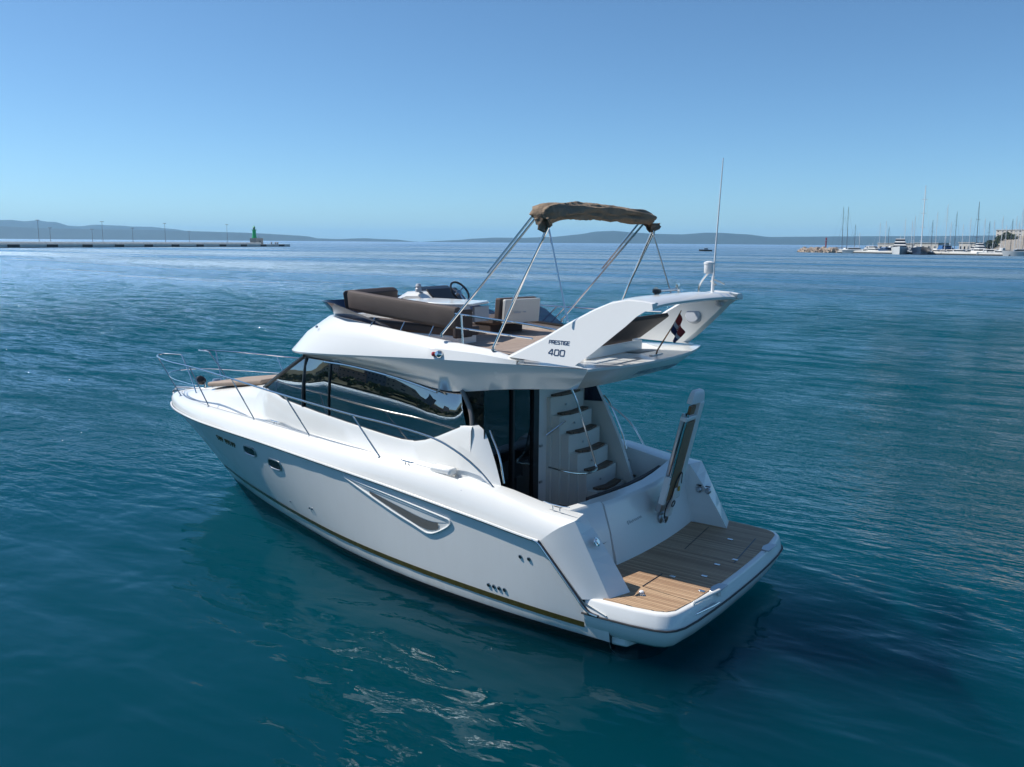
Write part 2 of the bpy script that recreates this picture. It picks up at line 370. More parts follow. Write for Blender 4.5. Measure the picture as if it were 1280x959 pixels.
# ---- aft quarters: side panel down to the platform, pillar, cap and inner cockpit lining
for s in (1, -1):
    b = MB(); rows = []
    for i in range(9):
        t = i/8
        o = lerp((2.0, 1.97, 1.16), (1.42, 1.93, .56), t); q = lerp((1.62, 1.80, 1.43), (1.14, 1.78, .575), t)
        br = bulge_row(1.62, 1); b0, b5 = br[0], br[5]
        if i == 0: o, q = b0, b5
        row = [lerp(o, q, k/5) for k in range(6)]
        rows.append([tuple(s**(c == 1)*(p[c]+(br[k][c]-lerp(b0, b5, k/5)[c])*(1-t)) for c in range(3)) for k, p in enumerate(row)])
    b.grid(rows, GEL, flip=s > 0)
    SQ = b.build("stern_quarter", yacht, smooth=35)
    b = MB()
    oa = [lerp((1.62, 1.80, 1.43), (1.14, 1.78, .575), k/6) for k in range(7)]
    ia = [lerp((1.68, 1.50, 1.43), (1.04, 1.46, .575), k/6) for k in range(7)]
    ia = [(p[0]-.03*math.sin(math.pi*k/6), p[1], p[2]) for k, p in enumerate(ia)]
    b.grid([[(p[0], s*p[1], p[2]) for p in oa], [(p[0], s*p[1], p[2]) for p in ia]], GEL, flip=s > 0)
    b.build("pillar_face", SQ, smooth=0)
    b = MB(); b.grid([[(p[0], s*p[1], p[2]) for p in ia], [(2.0, s*1.47, 1.43-.855*k/6) for k in range(7)]], GEL, flip=s > 0); b.build("pillar_lining", SQ, smooth=0)
    b = MB()
    cap_o = [(x, s*interp(TOE, x)[0], interp(TOE, x)[1]) for x in (1.62, 1.9, 2.1, 2.4, 2.72, 3.1, 3.42)]
    cap_i = [(x+(.06 if x < 1.7 else 0), s*1.50, max(z-.01, 1.42)) for (x, y, z) in cap_o]
    cap_m = [(x, s*(abs(y)-.03), z+(.012 if x > 1.7 else 0)) for (x, y, z) in cap_o]
    b.grid([cap_o, cap_m, cap_i, [(x, s*1.485, z-.03) for x, y, z in cap_i], [(x, s*1.47, .9) for x, y, z in cap_i]], GEL, flip=s < 0)
    b.build("bulwark_cap", SQ, smooth=35)

# ---- cockpit tub and transom
b = MB()
b.poly([(1.7, -1.5, .9), (3.6, -1.5, .9), (3.6, 1.5, .9), (1.7, 1.5, .9)], TEAKD)
COCK = b.build("cockpit_floor", yacht, smooth=0)
b = MB()
ty = [.78, .5, .2, -.1, -.5, -.9, -1.25, -1.49]
def tbase(y): return 1.53+.065*((y+.35)/1.1)**2
def ttop(y): return tbase(y)+.18+.03*abs(y+.35)
rows = []
for y in ty:
    xb, xt = tbase(y), ttop(y); zt = 1.36+.06*(max(0, -y-.3)/1.2)**1.5
    rows.append([(xb, y, .57), (xb+.01, y, .64), (xb+.10, y, 1.0), (xt-.015, y, zt-.05), (xt, y, zt-.01), (xt+.03, y, zt+.012), (xt+.22, y, zt+.012), (xt+.25, y, zt-.01), (xt+.27, y, .9)])
b.grid(rows, GEL, flip=True)
b.poly(rows[0], GEL); b.poly(rows[-1][::-1], GEL)
TR = b.build("transom", yacht, smooth=35)
b = MB()   # gate between transom and port quarter
rows = []
for y in (1.50, 1.2, .80):
    xb, xt = tbase(y)+.02, ttop(y)+.02
    rows.append([(xb, y, .57), (xb+.09, y, 1.0), (xt-.01, y, 1.35), (xt+.03, y, 1.385), (xt+.16, y, 1.385), (xt+.18, y, .9)])
b.grid(rows, GEL, flip=True); b.poly(rows[0], GEL); b.poly(rows[-1][::-1], GEL)
b.build("stern_gate", yacht, smooth=35)
# faint handwritten name on the transom (illegible squiggle, as in the photo)
b = MB(); random.seed(3); px = .42
pts = []
for k in range(30):
    y = .42-.0125*k; z = 1.03+.018*math.sin(k*1.9)*(1 if k > 5 else 1.8)+.003*k*.1
    pts.append((tbase(y)+.1+(z-1.0)*.22-.004, y, z))
b.tube(pts, .0017, NAVY, seg=4); b.build("painted_script", TR)

# ---- swim platform
def plat_outline(inset, xin=1.40):
    w_ = 1.93-inset; xa = .2+inset; c = .22
    q = inset*.75; pts = [(xin, w_), (1.2, w_-.005), (.8+q*.3, w_-.03), (.52+q*.6, w_-.075)]
    pts += [(.40+q*.8, w_-.125), (.325+q*.95, w_-.215), (.28+inset, w_-.34)]
    pts += [(xa+.045, w_-.6), (xa+.02, w_-1.0), (xa+.005, .5), (xa, 0)]
    return pts+[(x, -y) for x, y in pts[-2::-1]]
def lay(inset, z, xin=1.40): return [(x, y, z) for x, y in plat_outline(inset, xin)]
b = MB()
b.grid([lay(.20, .12), lay(.15, .13), lay(.09, .18), lay(.03, .29), lay(.0, .40), lay(.006, .43), lay(.035, .545), lay(.045, .566), lay(.062, .576), lay(.095, .578)], GEL, flip=True)
b.poly(lay(.095, .578)[::-1], GEL); b.poly(lay(.20, .12), GEL)
PLAT = b.build("swim_platform", yacht, smooth=50)
b = MB(); pts = [(x, y, .40) for x, y in plat_outline(-.008, 1.42)]; b.tube(pts, .012, RUBBER, seg=6); b.build("platform_fender", PLAT)
b = MB()
ol = [p for p in plat_outline(.10, 1.2) if p[1] >= 0]      # half outline, forward to aft
def aft_edge(y):
    y = abs(y)
    for (xa, ya), (xb, yb) in zip(ol, ol[1:]):
        if yb <= y <= ya: return xb+(xa-xb)*(y-yb)/max(1e-6, ya-yb)
    return ol[0][0]
yy = sorted({round(v, 4) for v in [q[1] for q in ol]+[-q[1] for q in ol]+[1.44, -1.44, 1.3, -1.3, 1.0, -1.0, .75, -.75, .25, -.25]})
def fwd_edge(y): return 1.20-.0 if abs(y) > 1.445 else tbase(y)+.03
b.grid([[(aft_edge(y), y, .578), (aft_edge(y), y, .587), (fwd_edge(y), y, .587)] for y in yy if abs(y) > 1.439 and y < 0], TEAK)
b.grid([[(aft_edge(y), y, .578), (aft_edge(y), y, .587), (tbase(y)+.03, y, .587)] for y in yy if abs(y) <= 1.4401], TEAK)
b.grid([[(aft_edge(y), y, .578), (aft_edge(y), y, .587), (fwd_edge(y), y, .587)] for y in yy if abs(y) > 1.439 and y > 0], TEAK)
TK = b.build("teak_deck", PLAT, smooth=0)
def line(a, c, wdt, z, m):
    a = Vector((*a, z)); c = Vector((*c, z)); n_ = (c-a).normalized(); sd = Vector((-n_.y, n_.x, 0))*wdt/2
    b.poly([a-sd, c-sd, c+sd, a+sd], m)
for a, c, w_ in (((1.28, -1.36), (1.16, -.28), .012), ((.55, -1.28), (.43, -.19), .018), ((1.16, -.28), (.43, -.19), .006), ((1.0, .70), (1.01, 1.22), .02), ((1.01, 1.22), (.36, 1.28), .008)):
    b = MB(); line(a, c, w_, .5895, BLACK); b.build("hatch_seam", TK, smooth=0)
for (x, y) in ((.86, .72), (.55, .47), (.46, -.30), (.58, .0), (.82, -1.02), (.38, .93)):
    b = MB(); b.box((x, y, .592), (.075, .045, .008), STEEL); b.build("hinge", PLAT, bevel=.003)
b = MB(); b.lathe((.88, 1.46, .584), [(.035, 0), (.035, .008), (.012, .012), (.012, .03)], STEEL); b.lathe((.93, 1.40, .584), [(.03, 0), (.03, .02), (.02, .03)], PLW); b.build("shower_fitting", PLAT)
for (x0, y0, x1, y1) in ((.33, 1.32, .215, .78), (.20, .0, .225, -.0)):
    pass
b = MB(); b.tube([(.335, 1.33, .52), (.30, 1.32, .60), (.245, 1.05, .61), (.215, .80, .60), (.225, .78, .52)], .02, GEL); b.build("grab_handle", PLAT)
b = MB(); b.tube([(.30, 1.36, .47), (.265, 1.33, .475), (.20, 1.0, .475), (.185, .86, .475)], .012, STEEL); b.build("boarding_ladder_tube", PLAT)
for y in (.72, -1.05):
    b = MB(); x = .255 if y > 0 else .27
    b.prism([(x-.05, y-.16, .578), (x+.06, y-.15, .578), (x+.09, y, .578), (x+.06, y+.15, .578), (x-.05, y+.16, .578)], (0, 0, .014), STEELD)
    b.build("deck_plate", PLAT, bevel=.005)

# ---- cabin: coamings, glass, pillars
TOPF = [(1.85, 1.35, 2.90), (2.9, 1.35, 2.80), (3.5, 1.33, 2.70), (3.75, 1.29, 2.645), (4.2, 1.245, 2.64), (5.0, 1.225, 2.745), (5.8, 1.195, 2.815), (6.6, 1.14, 2.845), (7.15, 1.03, 2.835), (7.5, .70, 2.80), (7.65, 0, 2.78)]
b = MB()
xs = [3.62, 3.7, 3.8, 3.95, 4.1, 4.35, 4.6, 5.0, 5.5, 6.0, 6.5, 7.0, 7.35]
for s in (1, -1):
    rows = []
    for x in xs:
        bo = interp(WBOT, x); tx = min(x, 7.12); 
        to = interp(TOPF, tx) ; 
        if x == 3.62: top = (x+.10, to[0]-.0, 2.66); bot = (x-.06, bo[0]-.006, bo[1]-.01)
        else: top = (tx, to[0]-.006, to[1]+.01); bot = (x+(0 if x < 7 else .42*(x-7)/.35+.25), bo[0]-.006, bo[1]-.015)
        if x > 6.4: 
            xx = x+(x-6.4)*.95; bo2 = interp(WBOT, min(xx, 8.3)); bot = (xx, bo2[0]-.006, bo2[1]-.015); tx = 6.4+(x-6.4)*.76; to = interp(TOPF, tx); top = (tx, to[0]-.006, to[1]+.01)
        rows.append([lerp(bot, top, k/5) for k in range(6)])
        rows[-1] = [(p[0], s*(p[1]+.022*math.sin(math.pi*k/5)), p[2]) for k, p in enumerate(rows[-1])]
    b2 = MB(); b2.grid(rows, WIN, flip=s < 0)
    g = b2.build("side_window", yacht, smooth=60)
    b3 = MB()
    fr = [r_[0] for r_ in rows]
    b3.tube([(p[0], p[1]+s*.006, p[2]+.008) for p in fr], .011, BLACK, seg=5)
    b3.tube([(r_[-1][0], r_[-1][1]+s*.004, r_[-1][2]-.008) for r_ in rows], .014, BLACK, seg=5)
    b3.build("window_seal", g)
    A = rows[-1]
    b3 = MB(); b3.tube([(p[0], p[1]+s*.004, p[2]) for p in A], .03, BLACK, seg=6); b3.build("windscreen_pillar", yacht)
    for (xm, rr_) in ((7.03, .024), (6.38, .014)):
        y0, z0 = interp(WBOT, xm); y1, z1 = interp(TOPF, xm)
        b3 = MB(); b3.tube([(xm, s*(y0*(1-t)+y1*t+.003+.024*math.sin(math.pi*t)), z0*(1-t)+z1*t) for t in (0, .25, .5, .75, 1)], rr_, BLACK, seg=6); b3.build("window_mullion", g)
    if s == 1: A1 = A
    else: A2 = A
# windscreen
rows = []
for k in range(6):
    p, q = A1[k], A2[k]; n_ = 12; row = []
    for j in range(n_+1):
        t = j/n_; bow = (1-(2*t-1)**2)*(.10+.32*(k/5)+.1)
        row.append((p[0]+bow, p[1]*(1-t)+q[1]*t, p[2]))
    rows.append(row)
b = MB(); b.grid(rows, WIN); b.build("windscreen", yacht, smooth=60)
for s in (1, -1):  # coaming wing aft of the glass
    b = MB()
    cre = spline([(3.42, 1.445, 2.275), (3.37, 1.46, 2.2), (3.27, 1.52, 1.9), (3.18, 1.58, 1.6), (3.15, 1.60, 1.5)], 4)
    aft = spline([(3.36, 1.40, 2.285), (3.23, 1.42, 2.2), (3.06, 1.46, 1.9), (2.93, 1.50, 1.62), (2.90, 1.51, 1.50)], 4)
    fwd = [(3.66, 1.41+.12*i/(len(cre)-1), 2.24-(2.24-1.55)*i/(len(cre)-1)) for i in range(len(cre))]
    inn = [(p[0]+.06, p[1]-.06, p[2]) for p in aft]; inn2 = [(3.5, 1.40, p[2]) for p in aft]
    b.grid([[(p[0], s*p[1], p[2]) for p in q] for q in (fwd, cre, aft, inn, inn2)], GEL, flip=s > 0)
    b.build("coaming_wing", yacht, smooth=40)
b = MB(); 
b.box((3.78, 1.62, 1.66), (.36, .16, .10), GEL); b.build("deck_locker", yacht, bevel=.03)
b = MB(); b.box((3.78, -1.62, 1.66), (.36, .16, .10), GEL); b.build("deck_locker", yacht, bevel=.03)
POSTM = mat("bronze_gloss_post", (.20, .18, .165), .2)
for s in (1, -1):   # curved post carrying the roof
    b = MB(); b.tube(spline([(3.47, s*1.385, 2.22), (3.51, s*1.365, 2.42), (3.59, s*1.345, 2.56), (3.69, s*1.33, 2.70)], 4), .034, POSTM, seg=8); b.build("roof_post", yacht)
    b = MB(); b.poly([(3.27, s*1.40, 2.27), (3.27, s*1.33, 2.78), (3.64, s*1.32, 2.72), (3.50, s*1.36, 2.5), (3.42, s*1.40, 2.27)], DOORG); b.build("quarter_pane", yacht, smooth=0)

# ---- flybridge moulding
KN = [(1.62, 1.58, 3.195), (2.7, 1.60, 3.165), (4.0, 1.59, 3.12), (5.2, 1.55, 3.06), (6.2, 1.46, 3.0), (6.9, 1.30, 2.955), (7.35, 1.08, 2.925), (7.7, .78, 2.90), (7.92, .42, 2.885), (8.0, 0, 2.88)]
UP = [(2.62, 1.53, 3.20), (3.1, 1.475, 3.285), (3.5, 1.45, 3.315), (4.4, 1.41, 3.385), (5.2, 1.36, 3.45), (5.8, 1.28, 3.49), (6.25, 1.17, 3.505), (6.62, .95, 3.50), (6.88, .68, 3.48), (7.02, .38, 3.46), (7.07, 0, 3.455)]
FL = [(1.9, 1.35, 2.90), (2.9, 1.35, 2.80), (3.65, 1.33, 2.69), (4.2, 1.25, 2.655), (5.0, 1.23, 2.755), (5.8, 1.20, 2.825), (6.6, 1.145, 2.855), (7.15, 1.0, 2.845), (7.45, .70, 2.81), (7.62, .38, 2.79), (7.68, 0, 2.785)]
def res(tab, n, x0=None, x1=None):
    P = [Vector(p) for p in tab]; q = spline(P, 8); L = [0]
    for i in range(1, len(q)): L.append(L[-1]+(q[i]-q[i-1]).length)
    o = []
    for k in range(n):
        t = L[-1]*k/(n-1); i = 0
        while i < len(L)-2 and L[i+1] < t: i += 1
        f_ = (t-L[i])/max(1e-9, L[i+1]-L[i]); o.append(q[i].lerp(q[i+1], min(1, f_)))
    return o
N = 40
kn = res([p for p in KN if p[0] >= 2.6], N); up = res(UP, N)
b = MB()
kn2 = [(2.62, 1.60, 3.168)]+[tuple(p) for p in kn[1:]]
for s in (1, -1):
    def sg(L): return [(p[0], s*p[1], p[2]) for p in L]
    mid = [tuple((Vector(kn2[i])*.5+up[i]*.5)+Vector((.035*(i/N)**2, .035, .03))) for i in range(N)]
    mid = [(p[0], max(0, p[1]) if i < N-1 else 0, p[2]) for i, p in enumerate(mid)]
    lip = [tuple(p+Vector((-.03*(i/N)**2, -.03, .012))) for i, p in enumerate(up)]; lip[-1] = (up[-1][0]-.04, 0, up[-1][2]+.012)
    inn = [(p[0]-.10*(i/N)**2, max(0, p[1]-.09) if i < N-1 else 0, p[2]) for i, p in enumerate(up)]
    flr = [(p[0]-.05*(i/N)**2, p[1], 3.10) for i, p in enumerate(inn)]
    b.grid([sg(kn2), sg(mid), sg([tuple(p) for p in up]), sg(lip), sg(inn), sg(flr)], GEL, flip=s > 0)
    # flare underneath
    fk = res(KN, N); ff = res(FL, N)
    rows = []
    for t in (0, .04, .5, 1):
        rows.append([(fk[i][0]*(1-t)+ff[i][0]*t, s*((fk[i][1])*(1-t)+ff[i][1]*t-(.012*math.sin(math.pi*t))), fk[i][2]*(1-t)+ff[i][2]*t-(.02 if t == .04 else 0)) for i in range(N)])
    b.grid(rows, GEL, flip=s < 0)
# floor, ceiling
fl_l = [(p[0]-.1, p[1]-.05, 3.10) for p in up]
cl = res(FL, 16)
b.grid([[(p[0], p[1]*q, p[2]+.0) for q in (1, .5, 0, -.5, -1)] for p in cl[:13]], GEL)
for s in (1, -1): b.poly([(2.62, s*1.602, 3.168), (2.62, s*1.56, 3.20), (2.62, s*1.53, 3.212), (2.62, s*1.44, 3.21), (2.62, s*1.41, 3.1)], GEL)
# aft overhang: slab top, fascia
def aftx(y): return 1.36+.26*(abs(y)/1.58)**2.2
ys = [1.58*q/8 for q in range(8, -9, -1)]
topa = [(aftx(y), y, 3.195-.0*abs(y)) for y in ys]; topf = [(2.76, y*1.0126, 3.172) for y in ys]
bota = [(aftx(y)+.44-.16*(abs(y)/1.58)**2, y*(1.35/1.58), 2.905) for y in ys]
b.grid([topf, [(x+.02, y*.995, z+.004) for x, y, z in topa], topa, [(x+.008, y, z-.03) for x, y, z in topa], bota, [(3.0, y*.84, 2.80) for y in ys]], GEL, flip=True)
FLY = b.build("flybridge_moulding", yacht, smooth=34)
b = MB(); b.grid([[(2.88, 1.39, 3.255), (4.45, 1.33, 3.285)], [(2.88, -1.39, 3.255), (4.45, -1.33, 3.285)], [(2.70, -1.405, 3.12), (4.45, -1.335, 3.12)]], TEAKF); b.grid([[(4.45, 1.33, 3.285), (4.45, 1.33, 3.12)], [(4.45, -1.33, 3.285), (4.45, -1.33, 3.12)]], TEAKF)
b.poly([(x, y, 3.128) for x, y in [(2.72, 1.36), (4.4, 1.30), (5.4, 1.24), (6.2, 1.05), (6.6, .7), (6.75, 0), (6.6, -.7), (6.2, -1.05), (5.4, -1.24), (4.4, -1.30), (2.72, -1.36)]], TEAKF)
b.poly([(2.72, -1.40, 3.179), (1.75, -1.38, 3.183), (1.75, -1.38, 3.183), (1.75, 1.30, 3.183), (2.72, 1.30, 3.179)][:2]+[(1.9, -.2, 3.2), (2.72, -.2, 3.2)], GELN)
b.build("teak_floor", FLY, smooth=0)

# ---- stroke lettering
GLY = {'P': [[(0, 0), (0, 1), (.8, 1), (.9, .9), (.9, .55), (.8, .45), (0, .45)]], 'R': [[(0, 0), (0, 1), (.8, 1), (.9, .9), (.9, .55), (.8, .45), (0, .45)], [(.5, .45), (.9, 0)]],
       'E': [[(.9, 1), (0, 1), (0, 0), (.9, 0)], [(0, .5), (.8, .5)]], 'S': [[(.9, 1), (.1, 1), (0, .9), (0, .6), (.1, .5), (.8, .5), (.9, .4), (.9, .1), (.8, 0), (0, 0)]],
       'T': [[(0, 1), (.9, 1)], [(.45, 1), (.45, 0)]], 'I': [[(0, 0), (0, 1)]], 'G': [[(.9, 1), (.1, 1), (0, .9), (0, .1), (.1, 0), (.9, 0), (.9, .45), (.5, .45)]],
       '4': [[(.72, 0), (.72, 1), (.55, 1), (0, .35), (0, .25), (.95, .25)]], '0': [[(.1, 0), (0, .1), (0, .9), (.1, 1), (.8, 1), (.9, .9), (.9, .1), (.8, 0), (.1, 0)]]}
def lettering(text, org, ux, uz, h, wfac, gap, th, m, parent, name="lettering", slant=.0, nrm=None):
    ux = Vector(ux).normalized(); uz = Vector(uz).normalized(); nn = ux.cross(uz).normalized() if nrm is None else Vector(nrm)
    b = MB(); cx = 0
    for ch in text:
        wd = .12 if ch == 'I' else .95
        for st in GLY[ch]:
            for (a, c) in zip(st, st[1:]):
                A = Vector((a[0]*wfac*h+slant*a[1]*h, a[1]*h)); C_ = Vector((c[0]*wfac*h+slant*c[1]*h, c[1]*h)); t = (C_-A).normalized(); sd = Vector((-t.y, t.x))*th/2; e = t*th*.45
                q = [A-sd-e, C_-sd+e, C_+sd+e, A+sd-e]
                b.prism([Vector(org)+ux*(cx+p.x)+uz*p.y for p in q], nn*.002, m)
        cx += (wd*wfac+gap)*h
    return b.build(name, parent, smooth=0, merge=False)

# ---- arch (radar arch wings + cross slab)
for s in (-1, 1):
    b = MB()
    out_ = [(2.82, 3.25), (2.35, 3.50), (2.05, 3.69), (1.72, 3.87), (1.50, 3.965), (1.28, 4.005), (1.08, 3.995), (.95, 3.975)]
    low = [(1.70, 3.20), (1.80, 3.225), (1.60, 3.38), (1.42, 3.54), (1.24, 3.70), (1.12, 3.82), (1.02, 3.885), (.93, 3.90)]
    rows = []
    # closed section strip: outer top, outer bottom, inner bottom, inner top; leaning inboard as it rises
    def yo(z): return 1.575-.24*(z-3.2)/.75
    R1 = []
    for (x1, z1), (x2, z2) in zip(out_, low):
        th = .13
        R1.append([(x1-.02, s*(yo(z1)-.03), z1), (x1*.93+x2*.07, s*(yo(z1*.93+z2*.07)+.002), z1*.93+z2*.07), (x2, s*(yo(z2)), z2), (x2+.03, s*(yo(z2)-th), z2+.015), (x1*.92+x2*.08, s*(yo(z1)-th-.02), z1*.96+z2*.04), (x1, s*(yo(z1)-.09), z1+.006)])
    b.grid(R1, GEL, close=True, flip=s > 0); b.poly(R1[0], GEL); b.poly(R1[-1][::-1], GEL)
    ARCH = b.build("arch_wing", FLY, smooth=35)
b = MB()
ysl = [1.285*q/12 for q in range(12, -13, -1)]
def slab(y):
    f = abs(y)/1.36; xa = 1.05-.09*f**2; xf = 1.58-.22*f**4
    zc = 3.925+.03*(1-f**4)
    return [(xf, y, zc+.015), (xf-.04, y, zc+.045), ((xa+xf)/2, y, zc+.055), (xa+.05, y, zc+.035), (xa, y, zc-.005), (xa+.01, y, zc-.035), (xa+.10, y, zc-.055), (xf-.06, y, zc-.04)]
rows = [slab(y) for y in ysl]
b.grid(rows, GEL, close=True); b.poly(rows[0], GEL); b.poly(rows[-1][::-1], GEL)
SLAB = b.build("arch_slab", FLY, smooth=40)
lettering("PRESTIGE", (2.215, 1.575-.24*(3.45-3.2)/.75+.004, 3.45), (-1, 0, .0), (0, -.31, 1), .041, .80, .22, .0068, NAVY, ARCH, nrm=(0, 1, 0))
lettering("400", (2.195, 1.575-.24*(3.32-3.2)/.75+.004, 3.32), (-1, 0, .0), (0, -.31, 1), .068, .95, .28, .0095, NAVY, ARCH, nrm=(0, 1, 0))
lettering("PRESTIGE", (1.535, .62, 3.02), (-.06, -1, .0), (-.8, 0, .62), .085, 1.35, .32, .02, NAVY, FLY, slant=.2, nrm=(-.62, 0, -.8))
# speaker disc on the starboard wing, seat back, flag, staff
b = MB(); b.lathe((1.62, -1.305, 3.64), [(.115, -.04), (.115, .03), (.10, .05), (.0, .055)], GREY, seg=28, axis=(0, 1, .3)); b.build("loudspeaker", ARCH)
b = MB(); b.lathe((1.22, -1.25, 3.86), [(.06, 0), (.06, .05), (.03, .07)], GREY, seg=16, axis=(0, 0, -1)); b.build("downlight", SLAB)
b = MB(); b.tube([(1.60, -.12, 3.195), (1.585, -.125, 3.26), (1.36, -.12, 3.62), (1.26, -.11, 3.80)], [.012, .011, .008, .007], WOOD)
b.box((1.60, -.12, 3.205), (.05, .30, .012), STEELD); FS = b.build("flag_staff", FLY)
# the flag
def flagmat():
    m = bpy.data.materials.new("flag_cloth"); m.use_nodes = True; n = m.node_tree.nodes; l = m.node_tree.links; bs = n["Principled BSDF"]
    uv = n.new("ShaderNodeUVMap"); sx = n.new("ShaderNodeSeparateXYZ"); l.new(uv.outputs[0], sx.inputs[0])
    cr = n.new("ShaderNodeValToRGB"); cr.color_ramp.interpolation = 'CONSTANT'; e = cr.color_ramp.elements
    e[0].position = 0; e[0].color = (.012, .022, .09, 1); e[1].position = .33; e[1].color = (.45, .45, .48, 1); q = e.new(.52); q.color = (.26, .03, .03, 1)
    l.new(sx.outputs[1], cr.inputs[0])
    ck = n.new("ShaderNodeTexChecker"); ck.inputs["Scale"].default_value = 18; ck.inputs[1].default_value = (.26, .03, .03, 1); ck.inputs[2].default_value = (.45, .45, .48, 1); l.new(uv.outputs[0], ck.inputs[0])
    def box(sock, lo, hi):
        a = n.new("ShaderNodeMath"); a.operation = 'GREATER_THAN'; a.inputs[1].default_value = lo; l.new(sock, a.inputs[0])
        c = n.new("ShaderNodeMath"); c.operation = 'LESS_THAN'; c.inputs[1].default_value = hi; l.new(sock, c.inputs[0])
        p = n.new("ShaderNodeMath"); p.operation = 'MULTIPLY'; l.new(a.outputs[0], p.inputs[0]); l.new(c.outputs[0], p.inputs[1]); return p
    p1 = box(sx.outputs[0], .38, .62); p2 = box(sx.outputs[1], .3, .75); p = n.new("ShaderNodeMath"); p.operation = 'MULTIPLY'; l.new(p1.outputs[0], p.inputs[0]); l.new(p2.outputs[0], p.inputs[1])
    mx = n.new("ShaderNodeMix"); mx.data_type = 'RGBA'; l.new(p.outputs[0], mx.inputs[0]); l.new(cr.outputs[0], mx.inputs[6]); l.new(ck.outputs[0], mx.inputs[7]); l.new(mx.outputs[2], bs.inputs["Base Color"]); bs.inputs["Roughness"].default_value = .8
    return m
def flag():
    nu, nv = 16, 8; top = Vector((1.275, -.11, 3.78)); bot = Vector((1.40, -.12, 3.56)); vs = []; uvs = []
    for i in range(nu+1):
        for j in range(nv+1):
            u, v = i/nu, j/nv; p = bot.lerp(top, v)
            fly = Vector((-.03, -.04, -.24))*u*(.8+.3*v)
            wv = .028*math.sin(u*9+v*2)*u**.5
            vs.append(p+fly+Vector((wv*.6, wv, 0))+Vector((-.03*u*(1-v), 0, 0))); uvs.append((u, v))
    fs = [(i*(nv+1)+j, (i+1)*(nv+1)+j, (i+1)*(nv+1)+j+1, i*(nv+1)+j+1) for i in range(nu) for j in range(nv)]
    me = bpy.data.meshes.new("flag"); me.from_pydata(vs, [], fs); lay_ = me.uv_layers.new(name="UVMap")
    for lp in me.loops: lay_.data[lp.index].uv = uvs[lp.vertex_index]
    me.polygons.foreach_set("use_smooth", [True]*len(me.polygons)); me.materials.append(flagmat())
    o = bpy.data.objects.new("flag", me); COL.objects.link(o); o.parent = FS; o["label"] = "red, white and blue flag with a small checkered shield"
    sm = o.modifiers.new("thick", 'SOLIDIFY'); sm.thickness = .002
flag()

# ---- flybridge furniture
b = MB()   # long port backrest
rows = []
for (x, yo_) in ((3.90, 1.20), (4.2, 1.205), (4.8, 1.205), (5.4, 1.19), (5.9, 1.14), (6.04, 1.10)):
    zt = 3.77+.07*(x-3.9); zb = zt-.30+.02*(x-3.9)*.3
    rows.append([(x, yo_-.03, zb), (x, yo_+.005, zb+.04), (x, yo_+.03, zt-.05), (x, yo_+.01, zt), (x, yo_-.06, zt+.012), (x, yo_-.13, zt-.02), (x, yo_-.16, zb+.03), (x, yo_-.12, zb)])
b.grid(rows, CUSH, close=True); b.poly(rows[0], CUSH); b.poly(rows[-1][::-1], CUSH)
SOFA = empty("sofa"); SOFA.parent = yacht
b.build("backrest", SOFA, smooth=50, bevel=.01)
b = MB(); rows = []
for i in range(11):   # rounded forward corner and cross backrest
    t = i/10
    p = (6.07+.22*math.sin(t*1.3), 1.10-1.15*t); zt = 3.92
    rows.append([(p[0]+.02, p[1]+.02, zt-.27), (p[0]+.06, p[1]+.03, zt-.04), (p[0]+.02, p[1]+.02, zt), (p[0]-.06, p[1]-.02, zt), (p[0]-.12, p[1]-.05, zt-.05), (p[0]-.10, p[1]-.04, zt-.28)])
b.grid(rows, CUSHD, close=True); b.poly(rows[0], CUSHD); b.poly(rows[-1][::-1], CUSHD); b.build("backrest", SOFA, smooth=50, bevel=.01)
b = MB(); b.box((4.95, .88, 3.44), (2.1, .42, .13), CUSH); b.build("seat", SOFA, bevel=.035)
b = MB(); b.box((4.95, .90, 3.255), (2.05, .36, .25), GEL); b.build("base", SOFA, bevel=.02)
b = MB(); b.box((3.93, 1.02, 3.55), (.07, .36, .38), CUSHD); b.build("armrest", SOFA, bevel=.02)
TB = empty("table"); TB.parent = yacht
b = MB(); b.prism([(5.45, .62, 3.76), (5.25, .86, 3.76), (4.35, .84, 3.76), (4.05, .66, 3.76), (4.25, .02, 3.76), (5.3, .02, 3.76)], (0, 0, .035), GEL); b.build("table_top", TB, bevel=.012)
b = MB(); b.lathe((4.8, .42, 3.13), [(.16, 0), (.16, .02), (.04, .04), (.04, .63)], STEEL); b.build("pedestal", TB)
b = MB(); b.box((4.22, .25, 3.62), (.04, .34, .22), GREY); b.build("folding_leaf", TB, bevel=.01)
HELM = empty("helm_console"); HELM.parent = yacht
b = MB()
rows = []
for y, dx in ((-.1, .35), (-.22, .08), (-.4, 0), (-.8, 0), (-1.0, .06), (-1.12, .3)):
    zz = 3.86-(.0 if -1.0 < y < -.15 else .06)
    rows.append([(5.45+dx*.2, y, 3.13), (5.45+dx*.2, y, 3.66), (5.60+dx*.3, y, 3.80), (5.72, y, zz), (6.1-dx*.3, y, zz-.01), (6.45-dx*.5, y, 3.68), (6.6-dx*.5, y, 3.13)])
b.grid(rows, GEL); b.poly(rows[0], GEL); b.poly(rows[-1][::-1], GEL); b.build("console_body", HELM, smooth=40)
b = MB(); b.prism([(5.50, -.25, 3.71), (5.50, -.98, 3.71), (5.72, -.98, 3.885), (5.72, -.25, 3.885)], (-.02, 0, .02), BLACK); b.build("instrument_panel", HELM, bevel=.01)
b = MB(); b.prism([(5.74, -.15, 3.87), (5.78, -1.0, 3.87), (5.90, -1.0, 3.93), (5.86, -.15, 3.93)], (.012, 0, .0), BLACK); b.build("spray_screen", HELM)
WH = empty("steering_wheel"); WH.parent = yacht
